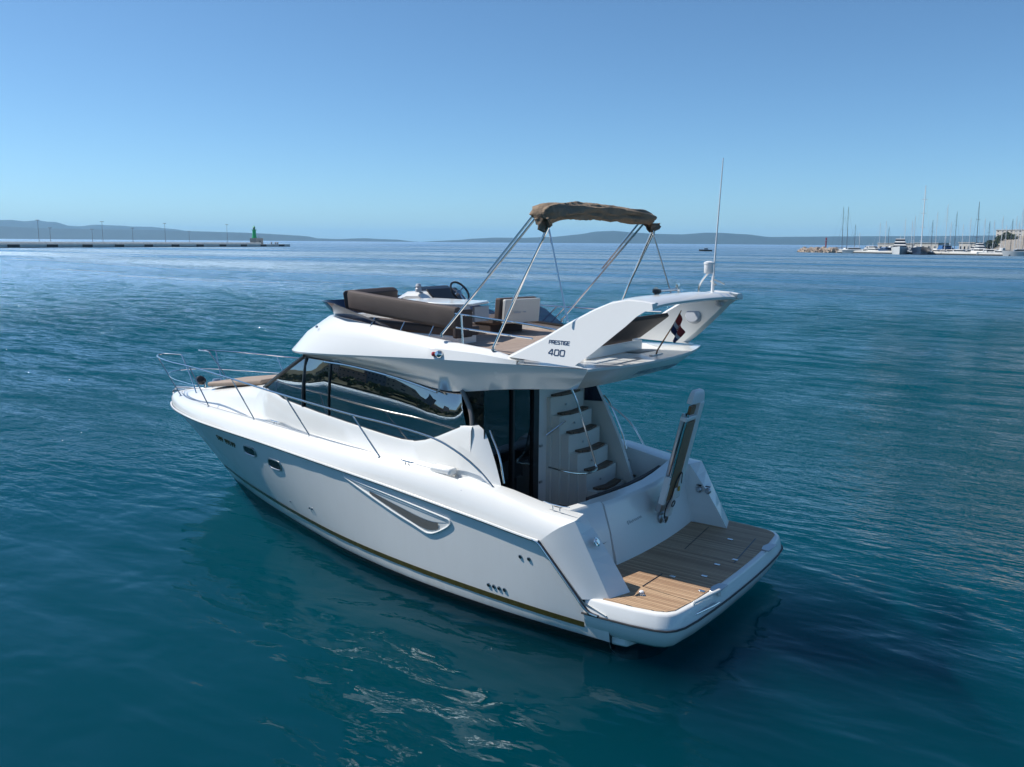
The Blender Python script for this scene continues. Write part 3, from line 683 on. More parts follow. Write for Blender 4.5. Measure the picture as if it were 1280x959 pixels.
c0 = Vector((5.32, -.62, 3.86)); ax = Vector((-.80, 0, .6)).normalized(); e1 = Vector((0, 1, 0)); e2 = ax.cross(e1)
b = MB(); b.tube([c0+(e1*math.cos(t)+e2*math.sin(t))*.185 for t in [2*math.pi*i/28 for i in range(29)]], .017, BLACK, seg=8, cap=False); b.build("rim", WH)
for k in range(3):
    a = 2*math.pi*k/3+math.pi/2; b = MB(); b.tube([c0-ax*.03, c0+(e1*math.cos(a)+e2*math.sin(a))*.18], .011, STEEL, seg=6); b.build("spoke", WH)
b = MB(); b.lathe(c0-ax*.1, [(.03, 0), (.03, .05), (.05, .07), (.05, .09), (.02, .1)], STEELD, axis=ax); b.build("hub", WH)
b = MB(); b.lathe((5.75, -.12, 3.86), [(.05, 0), (.05, .05), (.035, .07), (.05, .09), (.03, .13)], GREY); b.build("compass", HELM)
HS = empty("helm_seat"); HS.parent = yacht
b = MB(); b.prism([(4.25, -.28, 3.44), (4.10, -.98, 3.44), (4.07, -.98, 3.80), (4.22, -.28, 3.80)], (-.06, 0, 0), CREAM); b.build("seat_back_shell", HS, bevel=.012)
b = MB(); b.prism([(4.27, -.26, 3.44), (4.12, -1.0, 3.44), (4.09, -1.0, 3.82), (4.24, -.26, 3.82)], (.11, 0, 0), CUSH); b.build("seat_back", HS, bevel=.025)
b = MB(); b.box((4.52, -.65, 3.47), (.5, .74, .12), CUSH, Matrix.Rotation(R(-12), 3, 'Z')); b.build("seat", HS, bevel=.03)
b = MB(); b.box((4.60, -.65, 3.30), (.46, .66, .24), CUSHD, Matrix.Rotation(R(-12), 3, 'Z')); b.build("seat_base", HS, bevel=.02)
b = MB(); b.box((4.168-.06-.004, -.50, 3.60), (.003, .13, .022), GREY, Matrix.Rotation(R(-12), 3, 'Z')); b.build("badge", HS)
b = MB(); b.box((4.148-.065, -.66, 3.605), (.003, .05, .02), GREY, Matrix.Rotation(R(-12), 3, 'Z')); b.build("badge", HS)
# aft bench with its dark backrest
AB = empty("aft_bench"); AB.parent = yacht
b = MB()
b.prism([(2.12, .50, 3.34), (1.68, .50, 3.67), (1.71, .50, 3.72), (2.18, .50, 3.42)], (0, -1.15, 0), CUSHD); b.build("backrest", AB, bevel=.015)
b = MB(); b.box((2.44, -.05, 3.30), (.44, 1.2, .08), CUSHD); b.build("seat", AB, bevel=.03)
b = MB(); b.box((2.10, .10, 3.255), (.04, 1.5, .13), GEL); b.build("base", AB, bevel=.01)  # thin panel added under the backrest to shade the deck behind it
for x, z in ((2.02, 3.44), (1.86, 3.56), (1.70, 3.68)):
    b = MB(); b.box((x, .84, z), (.045, .68, .03), STEELD); b.build("side_bar", AB)
b = MB(); b.tube([(2.06, .72, 3.42), (1.66, .72, 3.70)], .014, STEELD); b.tube([(2.06, .95, 3.42), (1.66, .95, 3.70)], .014, STEELD); b.build("side_bar", AB)


# wind deflector
b = MB()
base = res([(5.0, 1.30, 3.44)]+[(p[0]-.06, max(p[1]-.055, 0), p[2]+.012) for p in UP if p[0] > 5.1], 30)
topd = []
for i, p in enumerate(base):
    t = min(1, i/10); n_ = Vector((0.12+.2*(i/29), .16*(1-(i/29)), 0)); topd.append(Vector((p[0]+.16*t, p[1]*(1+.14*t) if i < 29 else 0, p[2]+.02+.21*t)))
b.grid([base, topd], DEFL); b.grid(mirrows([base, topd]), DEFL); b.build("wind_deflector", FLY, smooth=60)
b = MB(); 
rowa = [(5.0, -1.30, 3.44), (4.4, -1.33, 3.38), (3.75, -1.36, 3.33)]; rowb = [(5.1, -1.45, 3.72), (4.5, -1.46, 3.68), (4.25, -1.46, 3.60)]
b.grid([rowa, rowb], DEFL); b.tube([(5.2, -1.30, 3.46), (4.4, -1.32, 3.40), (3.7, -1.34, 3.35)], .022, BLACK); b.build("wind_deflector", FLY)
# rails on the flybridge
def rail(name, paths, r=.0135, parent=yacht, m=STEEL):
    b = MB()
    for p in paths: b.tube(spline(p, 5) if len(p) > 2 else p, r, m, seg=8)
    return b.build(name, parent)
rail("fly_rail", [[(3.80, 1.34, 3.71), (3.2, 1.35, 3.675), (2.66, 1.36, 3.645), (2.2, 1.36, 3.60)], [(3.66, 1.38, 3.70), (3.62, 1.40, 3.33)], [(3.78, 1.34, 3.53), (3.2, 1.35, 3.50), (2.55, 1.36, 3.47)]])
for x in (4.25, 4.78, 5.35): rail("backrest_stanchion", [[(x, 1.25, 3.50+.05*(x-4)), (x, 1.35, 3.37+.06*(x-4.2))]], .011, SOFA)
rail("fly_rail", [[(4.9, -1.40, 3.42), (4.75, -1.5, 3.60), (4.6, -1.52, 3.64), (3.4, -1.5, 3.64), (2.2, -1.46, 3.66)], [(3.9, -1.50, 3.64), (4.12, -1.45, 3.38)], [(4.05, -1.5, 3.64), (4.30, -1.45, 3.38)]])
# ---- bimini frame and folded canopy
BIM = empty("bimini"); BIM.parent = yacht
PX = 2.42
for s in (1, -1):
    A = (3.93, s*1.46, 3.44); B_ = (3.07, s*1.47, 3.33)
    rail("frame_pole", [[A, (2.50, s*1.40, 4.93)]], .0155, BIM); rail("frame_pole", [[(3.20, s*1.425, 4.26), (2.56, s*1.38, 4.95)]], .0155, BIM)
    rail("frame_pole", [[B_, (2.36, s*1.37, 4.80)]], .0155, BIM); rail("frame_pole", [[(2.80, s*1.44, 3.92), (2.32, s*1.385, 4.82)]], .0155, BIM)
    rail("frame_stay", [[(2.33, s*1.36, 4.80), (1.98, s*1.46, 3.72)]], .012, BIM)
    b = MB(); b.lathe((A[0], A[1], A[2]-.035), [(.03, 0), (.03, .012), (.018, .02), (.018, .05)], STEEL); b.build("deck_hinge", BIM); b = MB(); b.lathe((B_[0], B_[1], B_[2]-.035), [(.03, 0), (.03, .012), (.018, .02), (.018, .05)], STEEL); b.build("deck_hinge", BIM)
rail("frame_bow", [[(2.5, 1.40, 4.93), (2.48, 1.25, 5.03), (2.46, .7, 5.10), (2.46, 0, 5.13), (2.46, -.7, 5.10), (2.48, -1.25, 5.03), (2.5, -1.40, 4.93)]], .0155, BIM)
b = MB(); random.seed(11)
rows = []; ny = 110; nc = 40
for i in range(ny+1):
    t = i/ny; y = 1.42-2.84*t
    zc = 5.005+.035*(1-(2*t-1)**2)-.02*abs(2*t-1)**6; hx = .16; hz = .100+.012*math.sin(t*4.3)+.02*math.exp(-((t-.06)/.07)**2)+.012*math.exp(-((t-.9)/.06)**2)
    zc -= .015*math.exp(-((t-.03)/.05)**2)
    e = min(1, t/.04+.6, (1-t)/.04+.6)
    row = []
    for k in range(nc):
        rdg = lambda q_: 1-2*abs(math.sin(q_))**.6
        a = 2*math.pi*k/nc
        fold = .020*rdg(2.5*a+3*t+1.2*math.sin(4*t))+.013*rdg(4*a-6*t+math.sin(7*t))+.008*math.sin(9*a+17*t)+.018*math.sin(4*a+14*t)*math.exp(-((t-.85)/.15)**2)+.018*math.sin(3*a-16*t)*math.exp(-((t-.08)/.12)**2)
        ca, sa = math.cos(a), math.sin(a)
        sx_ = math.copysign(abs(ca)**.75, ca); sz_ = math.copysign(abs(sa)**.8, sa)
        if sa > 0: fold *= .55
        row.append((2.44+(hx+fold)*sx_*e, y, zc+(hz+fold)*sz_*e))
    rows.append(row)
b.grid(rows, CANVAS, close=True); b.poly(rows[0], CANVAS); b.poly(rows[-1][::-1], CANVAS)
CAN = b.build("folded_canopy", BIM, smooth=60)
for yb, sgn in ((1.40, 1), (-1.42, -1)):   # loose cloth ends hanging at both corners
    b = MB(); rows = []
    for i in range(7):
        t = i/6
        rows.append([(2.38+.03*math.sin(k*2.1+t*3)+.26*(k/8-.5), yb+sgn*(.05*math.sin(k*1.3+t*2)), 4.93-.19*t*(1-abs(k/8-.45)*1.7)) for k in range(9)])
    b.grid(rows, CANVAS); o = b.build("canopy_flap", CAN, smooth=60); sm = o.modifiers.new("t", 'SOLIDIFY'); sm.thickness = .006
# ---- antenna, lights and horn on the arch
b = MB(); b.tube([(1.22, -.98, 4.0), (1.20, -.97, 4.5), (1.13, -.93, 5.75)], [.015, .012, .006], PLW); b.lathe((1.22, -.98, 3.97), [(.045, 0), (.045, .015), (.022, .03), (.022, .12), (.017, .24)], PLW)
b.tube([(1.22, -.98, 4.08), (1.19, -1.03, 4.10), (1.2, -.95, 4.12), (1.25, -.98, 4.14), (1.21, -1.02, 4.16), (1.16, -1.1, 4.13), (1.14, -1.18, 4.10)], .01, ROPE, seg=6)
b.build("whip_antenna", SLAB)
NL = rail("light_mast", [[(1.35, -.82, 3.98), (1.33, -.82, 4.12), (1.22, -.80, 4.26)]], .016, SLAB)
b = MB(); b.lathe((1.21, -.80, 4.25), [(.05, 0), (.062, .02), (.062, .12), (.068, .125), (.068, .15), (.03, .165)], PLW, seg=18); b.build("all_round_light", SLAB)
b = MB(); b.lathe((1.44, -.35, 4.05), [(.017, 0), (.017, .40), (.022, .44), (.05, .50)], STEEL, axis=(.12, 1, 0)); b.lathe((1.44, -.40, 3.98), [(.02, 0), (.02, .07)], STEEL); b.lathe((1.44, -.36, 4.03), [(.026, 0), (.032, .04), (.026, .1)], STEEL); b.build("horn", SLAB)
b = MB(); b.lathe((1.50, .12, 3.98), [(.03, 0), (.03, .03), (.06, .05), (.055, .085), (.02, .10)], BLACK); b.build("searchlight", SLAB)
for (x, y) in ((1.30, -.55), (1.30, -1.0)):
    b = MB(); b.box((x, y, 3.995), (.05, .17, .006), GREY); b.build("slot_cover", SLAB)
b = MB(); b.lathe((3.86, 1.545, 3.18), [(.05, 0), (.055, .03), (.05, .06), (.03, .085)], STEEL, seg=18, axis=(.3, 1, .35)); b.build("side_light_housing", FLY)
b = MB(); b.lathe((3.95, 1.575, 3.185), [(.03, 0), (.032, .03), (.02, .045)], RED, seg=14, axis=(.6, 1, .2)); b.build("side_light_lens", FLY)
for (x, y, z) in ((6.6, 1.22, 3.35), ):
    b = MB(); b.lathe((x, y, z), [(.02, 0), (.02, .02), (.012, .03)], STEEL, axis=(.4, .7, .5)); b.build("tie_down", FLY)

# ---- house rails, bow rail and stanchions
rail("handrail", [[(6.45, 1.235, 2.835), (5.9, 1.27, 2.83), (5.2, 1.30, 2.78), (4.6, 1.325, 2.71), (4.12, 1.345, 2.63)], [(6.43, 1.235, 2.83), (6.43, 1.17, 2.83)], [(5.2, 1.30, 2.78), (5.2, 1.23, 2.76)], [(4.13, 1.34, 2.63), (4.13, 1.26, 2.66)]], .016)
rail("handrail", [[mir(p) for p in ((6.45, 1.235, 2.835), (5.2, 1.30, 2.78), (4.12, 1.345, 2.63))]], .016)
TOP = [(2.86, 1.66, 1.53), (3.17, 1.66, 1.78), (3.56, 1.66, 1.975), (4.0, 1.66, 2.095), (4.85, 1.64, 2.17), (5.5, 1.60, 2.195), (7.1, 1.50, 2.29), (8.7, 1.26, 2.36), (10.1, 1.0, 2.39), (11.1, .85, 2.40), (11.75, .66, 2.41), (12.0, .50, 2.42), (11.95, .38, 2.43), (11.52, .31, 2.44)]
LOW = [(4.1, 1.66, 2.09)]
for s in (1, -1):
    f = (lambda p: p) if s == 1 else mir
    rail("bow_rail", [[f(p) for p in TOP]], .0145)
    def tp(x):
        q = spline(TOP, 8); return min(q[:90], key=lambda p: abs(p[0]-x))
    feet = [((11.35, .48, 1.68), (11.78, .65, 2.41)), ((9.83, .93, 1.71), (10.28, .98, 2.39)), ((8.24, 1.18, 1.715), (8.70, 1.26, 2.36)), ((6.60, 1.43, 1.705), (7.08, 1.50, 2.29)), ((4.92, 1.64, 1.67), (5.50, 1.60, 2.195))]
    for a, c in feet:
        rail("stanchion", [[f(a), f(c)]], .0115)
        b = MB(); b.lathe(f((a[0], a[1], a[2]-.012)), [(.028, 0), (.028, .012), (.015, .02)], STEEL, seg=12); b.build("stanchion_base", yacht)
    rail("stanchion", [[f((11.52, .31, 2.44)), f((11.20, .36, 2.08)), f((10.95, .40, 1.72))]], .0125)
    rail("bow_rail", [[f(p) for p in ((9.9+.25, .96, 2.06), (11.1, .75, 2.05), (11.7, .50, 2.06), (11.98, .25, 2.06), (12.05, 0, 2.06))]], .011)
    if s == -1: rail("bow_rail", [[f(p) for p in ((4.9+.3, 1.62, 1.93), (6.84, 1.465, 2.0), (8.48, 1.22, 2.04), (10.07, .97, 2.06))]], .011)
    rail("cockpit_rail", [[f(p) for p in ((2.88, 1.485, 1.60), (2.98, 1.46, 1.95), (3.17, 1.41, 2.24))]], .013)
# starboard cockpit rail arc
rail("cockpit_rail", [[(2.50, -1.62, 1.58), (2.75, -1.63, 1.90), (3.15, -1.64, 2.14), (3.6, -1.66, 2.24)]], .014)

# ---- anchor gear, foredeck pad
b = MB(); b.prism([(11.3, .10, 1.70), (12.25, .07, 1.62), (12.25, -.07, 1.62), (11.3, -.10, 1.70)], (0, 0, .03), STEELD); b.build("bow_roller", yacht, bevel=.006)
b = MB(); b.tube([(11.2, 0, 1.76), (12.2, 0, 1.70), (12.36, 0, 1.58)], [.022, .025, .02], STEELD); b.prism([(12.36, 0, 1.62), (12.1, .12, 1.36), (11.95, 0, 1.25), (12.1, -.12, 1.36)], (.03, 0, -.02), STEELD); b.build("anchor", yacht, bevel=.005)
b = MB(); b.lathe((10.85, .02, 1.82), [(.10, 0), (.10, .05), (.06, .07), (.06, .12), (.09, .14), (.07, .18)], STEELD, seg=20); b.box((10.6, .0, 1.86), (.24, .2, .08), STEELD); b.build("windlass", yacht)
b = MB(); b.lathe((11.42, -.12, 1.86), [(.02, 0), (.06, .02), (.085, .07), (.09, .14), (.06, .19), (.02, .2)], BLACK, seg=20, axis=(.9, .3, .3)); b.tube([(11.42, -.12, 1.70), (11.44, -.12, 1.88)], .02, STEEL); b.build("anchor_light", yacht)
b = MB()
for k, (y0, y1) in enumerate(((.62, .03), (-.0, -.62))):
    pts = [(8.75, y0, 2.175), (10.55, y0*.72, 1.93), (10.55, y1*.72, 1.93), (8.75, y1, 2.175)]
    b.prism(pts, (0, 0, .085), PADB)
b.build("foredeck_sunpad", yacht, bevel=.03)
# ---- cleats
def cleat(p, ang, z=1.0):
    b = MB(); q = Matrix.Rotation(ang, 3, 'Z')*z; P = Vector(p)
    for dx in (-.035, .035): b.tube([P+q @ Vector((dx, 0, 0)), P+q @ Vector((dx, 0, .04))], .009, STEEL)
    b.tube([P+q @ Vector(v) for v in ((-.13, 0, .052), (-.07, 0, .043), (.07, 0, .043), (.13, 0, .052))], [.006, .011, .011, .006], STEEL)
    return b.build("cleat", yacht)
cleat((1.95, 1.69, 1.47), R(-4), 1.5); cleat((7.6, 1.27, 1.73), R(-8)); cleat((1.95, -1.69, 1.47), R(4), 1.5); cleat((7.6, -1.27, 1.73), R(8))
cleat((4.35, 1.70, 1.66), R(-4))
for (x, dz) in ((3.30, .0), (2.55, .0)):
    y, z = interp(TOE, x); b = MB(); b.lathe((x, y+.045, z-.11), [(.014, 0), (.016, .012), (.006, .03)], STEELD, axis=(0, 1, .5)); b.build("deck_fitting", yacht)
# pillar fitting port, two shore power sockets starboard
b = MB(); b.lathe((1.405, 1.66, 1.18), [(.055, 0), (.055, .012), (.035, .016), (.03, .03)], STEEL, seg=18, axis=(-.9, -.1, .45)); b.build("fuel_filler", yacht)
for x in (1.50, 1.36):
    b = MB(); b.lathe((x, -1.475, 1.09), [(.046, 0), (.046, .03), (.03, .045)], STEELD, seg=16, axis=(0, 1, 0)); b.box((x, -1.455, 1.155), (.07, .03, .012), BLACK); b.build("shore_socket", yacht)
# ---- hull fittings
def port(x, z, wdt=.36, h=.15):
    y = hull_y(x, z); y1 = hull_y(x+.2, z); yz = hull_y(x, z+.15); T = Vector((.2, y1-y, 0)).normalized(); U = Vector((0, yz-y, .15)).normalized(); Nn = U.cross(T).normalized()
    if Nn.y < 0: Nn = -Nn
    P = Vector((x, y, z)); b = MB()
    ring = []; n = 28
    for k in range(n):
        a = 2*math.pi*k/n; ca, sa = math.cos(a), math.sin(a); ex = .5
        ring.append((math.copysign(abs(ca)**ex, ca)*wdt/2, math.copysign(abs(sa)**ex, sa)*h/2))
    rings = []
    for sc, o in ((1.16, -.004), (1.14, .012), (1.03, .016), (.98, .004)):
        rings.append([P+T*(q[0]*sc+.14*q[1]*-1)+U*(q[1]*(1+(sc-1)*2))+Nn*o for q in ring])
    b.grid(rings, STEELD, close=True); f = b.build("porthole", HULL, smooth=40)
    b = MB(); b.poly([P+T*(q[0]*1.0-.14*q[1])+U*q[1]+Nn*.006 for q in ring], BOOT); b.build("porthole_pane", HULL, smooth=0)
port(8.18, 1.22); port(7.42, 1.13)
def hp(x, z, o=.0):
    return Vector((x, hull_y(x, z)+o, z))
# long triangular hull window with its raised frame
outl = spline([(5.50, 1.315), (4.9, 1.255), (4.2, 1.19), (3.62, 1.125), (3.50, 1.06), (3.60, .955), (3.75, .885), (3.95, .875), (4.35, .965), (4.9, 1.12), (5.50, 1.315)], 6)
outl = [(5.52, 1.32), (5.0, 1.268), (4.5, 1.22), (4.0, 1.17), (3.56, 1.125), (3.46, 1.11), (3.43, 1.075), (3.47, 1.02), (3.60, .935), (3.74, .865), (3.82, .845), (3.91, .845), (4.15, .91), (4.5, .995), (5.0, 1.145), (5.52, 1.315)]
b = MB(); b.tube([hp(q[0], q[1], .008) for q in spline([(a_, c_, 0) for a_, c_ in outl], 3)], .0145, GEL, seg=8); FRM = b.build("hull_window_frame", HULL)
b = MB(); n_ = 24; rows = []
def seg2(x):
    up_ = interp([(3.5, 1.06), (3.62, 1.11), (4.2, 1.175), (4.9, 1.24), (5.45, 1.30)], x)[0]; lo = interp([(3.5, 1.06), (3.62, .945), (3.78, .885), (3.95, .88), (4.35, .975), (4.9, 1.13), (5.45, 1.30)], x)[0]
    return up_, lo
for i in range(n_+1):
    x = 3.52+1.9*i/n_; u_, l_ = seg2(x); rows.append([hp(x, u_, .004), hp(x, u_-.45*(u_-l_)-.0, .004+.0), hp(x, l_, .004)])
b.grid([[r_[0], r_[1]] for r_ in rows], GEL); b.build("hull_recess", HULL)
b = MB(); rws = []
for i in range(n_+1):
    x = 3.66+1.32*i/n_; u_, l_ = seg2(x); top_ = l_+(u_-l_)*.52; rws.append([hp(x, top_, .009), hp(x, l_+.012, .009)])
b.grid(rws, mat("recess_glass", (.15, .148, .14), .2)); b.build("hull_window_pane", HULL)
b = MB(); b.tube([hp(5.2-1.62*k/24, 1.252-.155*k/24, .006) for k in range(25)], .007, GEL, seg=6); b.build("recess_trim", HULL)
def vent(x, z, r=.026):
    b = MB(); y = hull_y(x, z); b.lathe((x, y-.004, z), [(r, 0), (r, .012), (r*.6, .016)], STEELD, seg=12, axis=(0, 1, -.05)); b.lathe((x, y+.006, z), [(r*.62, 0), (r*.62, .0075)], BLACK, seg=12, axis=(0, 1, -.05)); b.build("skin_fitting", HULL)
vent(2.30, .885); vent(2.17, .885)
for k in range(4): vent(2.83-.085*k, .375, .027)
vent(6.65, .56, .018); vent(6.57, .56, .018); vent(7.3, .5, .014)
# bow registration marks (too small to read in the photo): a short row of gold marks
b = MB(); random.seed(5)
for k in range(9):
    x = 9.35-.075*k; z = 1.20-.004*k
    if k in (3,): continue
    p = hp(x, z, .006); q = hp(x-.05, z, .006); p2 = hp(x, z+.09, .006); q2 = hp(x-.05, z+.09, .006)
    b.tube([p, p2, lerp(p2, q2, 1), lerp(q2, q, .5), lerp(p2, p, .5)][: 3+(k*7) % 3], .007, GOLD, seg=4)
b.build("registration_marks", HULL)

# ---- cabin bulkhead, door, curtain
b = MB()
b.poly([(3.26, .26, .9), (3.26, -1.5, .9), (3.26, -1.45, 2.82), (3.26, .26, 2.82)], GEL)
b.poly([(3.4, 1.5, .9), (3.4, 1.5, 1.55), (3.4, 1.42, 2.2), (3.4, 1.42, .9)], GEL)
b.box((3.24, .87, .93), (.10, 1.2, .07), BLACK)
b.build("bulkhead", yacht, smooth=0)
DF = empty("sliding_door"); DF.parent = yacht
b = MB(); b.box((3.22, .33, 1.85), (.09, .13, 1.84), BLACK); b.box((3.22, .84, 1.85), (.05, .045, 1.84), BLACK); b.box((3.22, .80, 2.79), (.05, 1.0, .05), BLACK)
b.box((3.19, .56, .99), (.05, .5, .09), BLACK); b.build("door_frame", DF)
b = MB(); b.box((3.215, .585, 1.88), (.012, .48, 1.78), DOORG); b.build("door_pane", DF); b = MB(); b.box((3.235, 1.08, 1.88), (.012, .48, 1.78), DOORG); b.build("door_pane", DF)
b = MB(); b.box((3.235, 1.385, 2.1), (.01, .12, 1.3), DOORG); b.build("door_pane", DF)
b = MB(); rows = []
for i in range(40):
    y = .98-.38*i/39; rows.append([(3.34+.025*math.sin(i*1.35), y, 2.7), (3.34+.03*math.sin(i*1.35), y, 1.8), (3.34+.045*math.sin(i*1.35+.3), y+.03, 1.0)])
b.grid(rows, CURT); b.build("curtain", yacht, smooth=60)
b = MB()   # saloon interior: floor, far wall, low settee
b.box((5.2, 0, 1.0), (3.7, 2.2, .04), INT); b.box((7.0, 0, 1.7), (.05, 1.9, 1.1), INT); b.build("saloon", yacht)
b = MB(); b.box((4.4, .75, 1.25), (1.4, .5, .45), CREAM); b.box((4.4, 1.02, 1.6), (1.4, .12, .4), CREAM); b.build("saloon_settee", yacht, bevel=.03)
b = MB(); b.box((4.0, -.7, 1.45), (.6, .6, .9), CREAM); b.build("galley_unit", yacht, bevel=.02)
b = MB(); b.lathe((5.0, -.2, 1.0), [(.05, 0), (.05, .6)], STEEL); b.box((5.0, -.2, 1.62), (.8, .6, .04), WOOD); b.build("saloon_table", yacht)
# ---- stairway to the flybridge
ST = empty("staircase"); ST.parent = yacht
NST = 7
for k in range(NST):
    z = 1.17+.262*k; x0 = 2.47+.135*k; yc0, yc1 = -.22+.055*k*.6, -1.02+.02*k
    dxs = .13
    b = MB(); b.prism([(x0+.05, yc0, .9), (x0-.02, (yc0+yc1)/2, .9), (x0+.03, yc1, .9), (x0+.62, yc1, .9), (x0+.62, yc0, .9)], (0, 0, z-.9-.02), CREAM); st_ = b.build("stair_riser", ST, smooth=0)
    b = MB(); b.prism([(x0+.07, yc0-.10, z-.02), (x0+.0, yc0-.22, z-.02), (x0-.01, (yc0+yc1)/2-.05, z-.02), (x0+.05, yc1+.06, z-.02), (x0+.26, yc1+.06, z-.02), (x0+.28, yc0-.12, z-.02)], (0, 0, .03), TEAKD); b.build("tread", ST, smooth=0)
    b = MB(); b.lathe((x0-.01, (yc0+yc1)/2+.12, z-.15), [(.016, 0), (.016, .008)], STEELD, axis=(-1, 0, 0)); b.build("step_light", ST)
b = MB()   # curved side screen outboard of the stairs
prof = spline([(2.36, 1.0), (2.40, 1.18), (2.50, 1.45), (2.66, 1.82), (2.86, 2.2), (3.02, 2.48), (3.16, 2.74)], 4)
for y0, y1 in ((-1.06, -1.13), ):
    i_ = [(p[0], y0, p[1]) for p in prof]; o_ = [(p[0], y1, p[1]) for p in prof]; bi = [(3.3, y0, p[1]) for p in prof]; bo_ = [(3.3, y1, p[1]) for p in prof]
    i_ = [(2.34, y0, .9)]+i_; o_ = [(2.34, y1, .9)]+o_; bi = [(3.3, y0, .9)]+bi; bo_ = [(3.3, y1, .9)]+bo_
    b.grid([bi, i_, o_, bo_], CREAM)
SC = b.build("stair_screen", ST, smooth=40)
b = MB(); b.poly([(2.92, -1.052, 2.30), (3.24, -1.052, 2.28), (3.24, -1.052, 2.74), (3.14, -1.052, 2.74)], DEFL); b.build("screen_window", SC, smooth=0)
rail("stair_handrail", [[(3.02, -.12, 2.80), (2.86, -.20, 2.45), (2.72, -.28, 1.95), (2.60, -.33, 1.55), (2.56, -.28, 1.46), (2.62, -.10, 1.44), (2.78, .06, 1.46), (3.1, .12, 1.5)]], .015)
rail("stair_handrail", [[(2.52, -1.10, 1.62), (2.62, -1.10, 1.9), (2.82, -1.11, 2.26), (2.94, -1.12, 2.38)]], .013)
rail("stair_handrail", [[(3.2, .05, 1.93), (3.0, -.15, 2.14)]], .013)
for z in (1.25, 1.78):
    b = MB(); b.box((3.245, .10, z), (.02, .06, .03), STEELD); b.build("door_latch", yacht)
# starboard side steps
SS = empty("side_steps"); SS.parent = yacht
for k, (x, z) in enumerate(((2.50, 1.13), (2.62, 1.36))):
    b = MB(); b.prism([(x, -1.20, .9), (x+.02, -1.47, .9), (x+.6, -1.47, .9), (x+.6, -1.20, .9)], (0, 0, z-.92), CREAM); b.build("step_body", SS, smooth=0)
    b = MB(); b.prism([(x+.02, -1.22, z-.02), (x+.04, -1.46, z-.02), (x+.24, -1.46, z-.02), (x+.26, -1.22, z-.02)], (0, 0, .028), TEAKD); b.build("tread", SS, smooth=0)
# dark pad on the inner edge of the transom
b = MB(); rows = []
for k in range(9):
    y = .70-2.1*k/8; x = ttop(y)+.27; rows.append([(x, y, 1.22), (x, y, 1.37), (x+.07, y, 1.37), (x+.07, y, 1.22)])
b.grid(rows, CUSHD, close=True); b.poly(rows[0], CUSHD); b.poly(rows[-1][::-1], CUSHD); b.build("transom_pad", yacht, bevel=.015)

# ---- folding gangway raised on the transom
GW = empty("gangway"); GW.parent = yacht
g0 = Vector((1.56, -.34, .96)); gt = Vector((1.13, -.31, 2.76)); gd = (gt-g0).normalized(); gy = Vector((0, 1, 0)); gn = gd.cross(gy).normalized()
if gn.x > 0: gn = -gn
def G(a, c, e): return g0+gd*a+gy*c+gn*e
L_ = (gt-g0).length
b = MB()   # right hand beam (towards starboard)
def beam(c0, c1, a0, a1, e0, e1_, m):
    vs = [G(a, c, e) for a in (a0, a1) for c, e in ((c0, e0), (c1, e0), (c1, e1_), (c0, e1_))]
    b.add(vs, [(0, 1, 2, 3), (7, 6, 5, 4), (0, 4, 5, 1), (1, 5, 6, 2), (2, 6, 7, 3), (3, 7, 4, 0)], m)
beam(-.225, -.10, .28, L_-.16, .0, .10, GEL)
beam(.165, .225, .05+.20, .66, .0, .09, GEL); beam(.17, .205, .66, L_-.3, .0, .05, STEELD)
beam(-.20, .215, L_-.40, L_-.34, .0, .09, GEL)
b.build("side_beam", GW, bevel=.012)
b = MB(); rows = []
for k in range(9):
    t = k/8; a = L_-.17+.17*math.sin(t*math.pi/2); wdt = .13*math.cos(t*math.pi/2*.8)
    rows.append([G(a, -.21+.04*t*t, .0), G(a, wdt-.0, .0), G(a, wdt-.0, .07-.03*t*t), G(a, -.21+.04*t*t, .09-.05*t*t)])
b.grid(rows, PLW, close=True); b.poly(rows[-1], PLW); b.poly(rows[0][::-1], PLW); b.build("end_cap", GW, smooth=50, bevel=.015)
b = MB(); beam(-.10, .16, .30, L_-.42, .06, .088, mat("gangway_wood", (.24, .13, .065), .3, var=.35, vscale=18)); b.build("walkway", GW)
b = MB(); beam(-.04, .10, L_-.32, L_-.20, .03, .07, WOOD); b.build("walkway", GW)
b = MB(); b.tube([G(.55, .19, .08), G(1.3, .175, .07), G(L_-.3, .15, .07)], .016, STEEL); b.tube([G(.55, .16, .03), G(1.3, .14, .03), G(L_-.3, .12, .03)], .013, BLACK); b.build("guide_rod", GW)
b = MB(); b.tube([G(.35, -.24, .02), G(1.06, -.25, .02)], .032, STEEL); b.tube([G(.0, -.21, .03), G(.5, -.23, .03)], .018, STEELD); b.build("hydraulic_ram", GW)
b = MB(); beam(-.16, .20, .12, .34, -.02, .06, STEELD); beam(-.13, -.02, .02, .45, .02, .10, GEL); b.tube([G(.30, -.24, .05), G(.30, -.19, .05)], .05, STEELD, seg=14); b.build("hinge_block", GW, bevel=.01)
b = MB(); b.lathe(G(-.06, -.10, -.03), [(.085, 0), (.085, .03), (.05, .05), (.05, .09)], STEELD, seg=20, axis=gn); b.build("hinge_disc", GW)
b = MB(); b.tube([G(a, c, .09) for a, c in spline([(.0, .02, 0), (.10, .13, 0), (.25, .15, 0), (.36, .06, 0), (.55, .0, 0), (.68, -.09, 0), (.52, -.17, 0)], 5) for a, c in [(a, c)]] if 0 else [G(p[0], p[1], .10) for p in spline([(-.05, .0, 0), (.08, .12, 0), (.24, .13, 0), (.34, .05, 0), (.56, .02, 0), (.68, -.09, 0), (.50, -.17, 0)], 5)], .008, BLACK, seg=6)
b.tube([G(.22+.045*math.cos(t), -.06+.045*math.sin(t), .11) for t in [2*math.pi*i/14 for i in range(15)]], .007, BLACK, seg=5, cap=False); b.build("hose", GW)
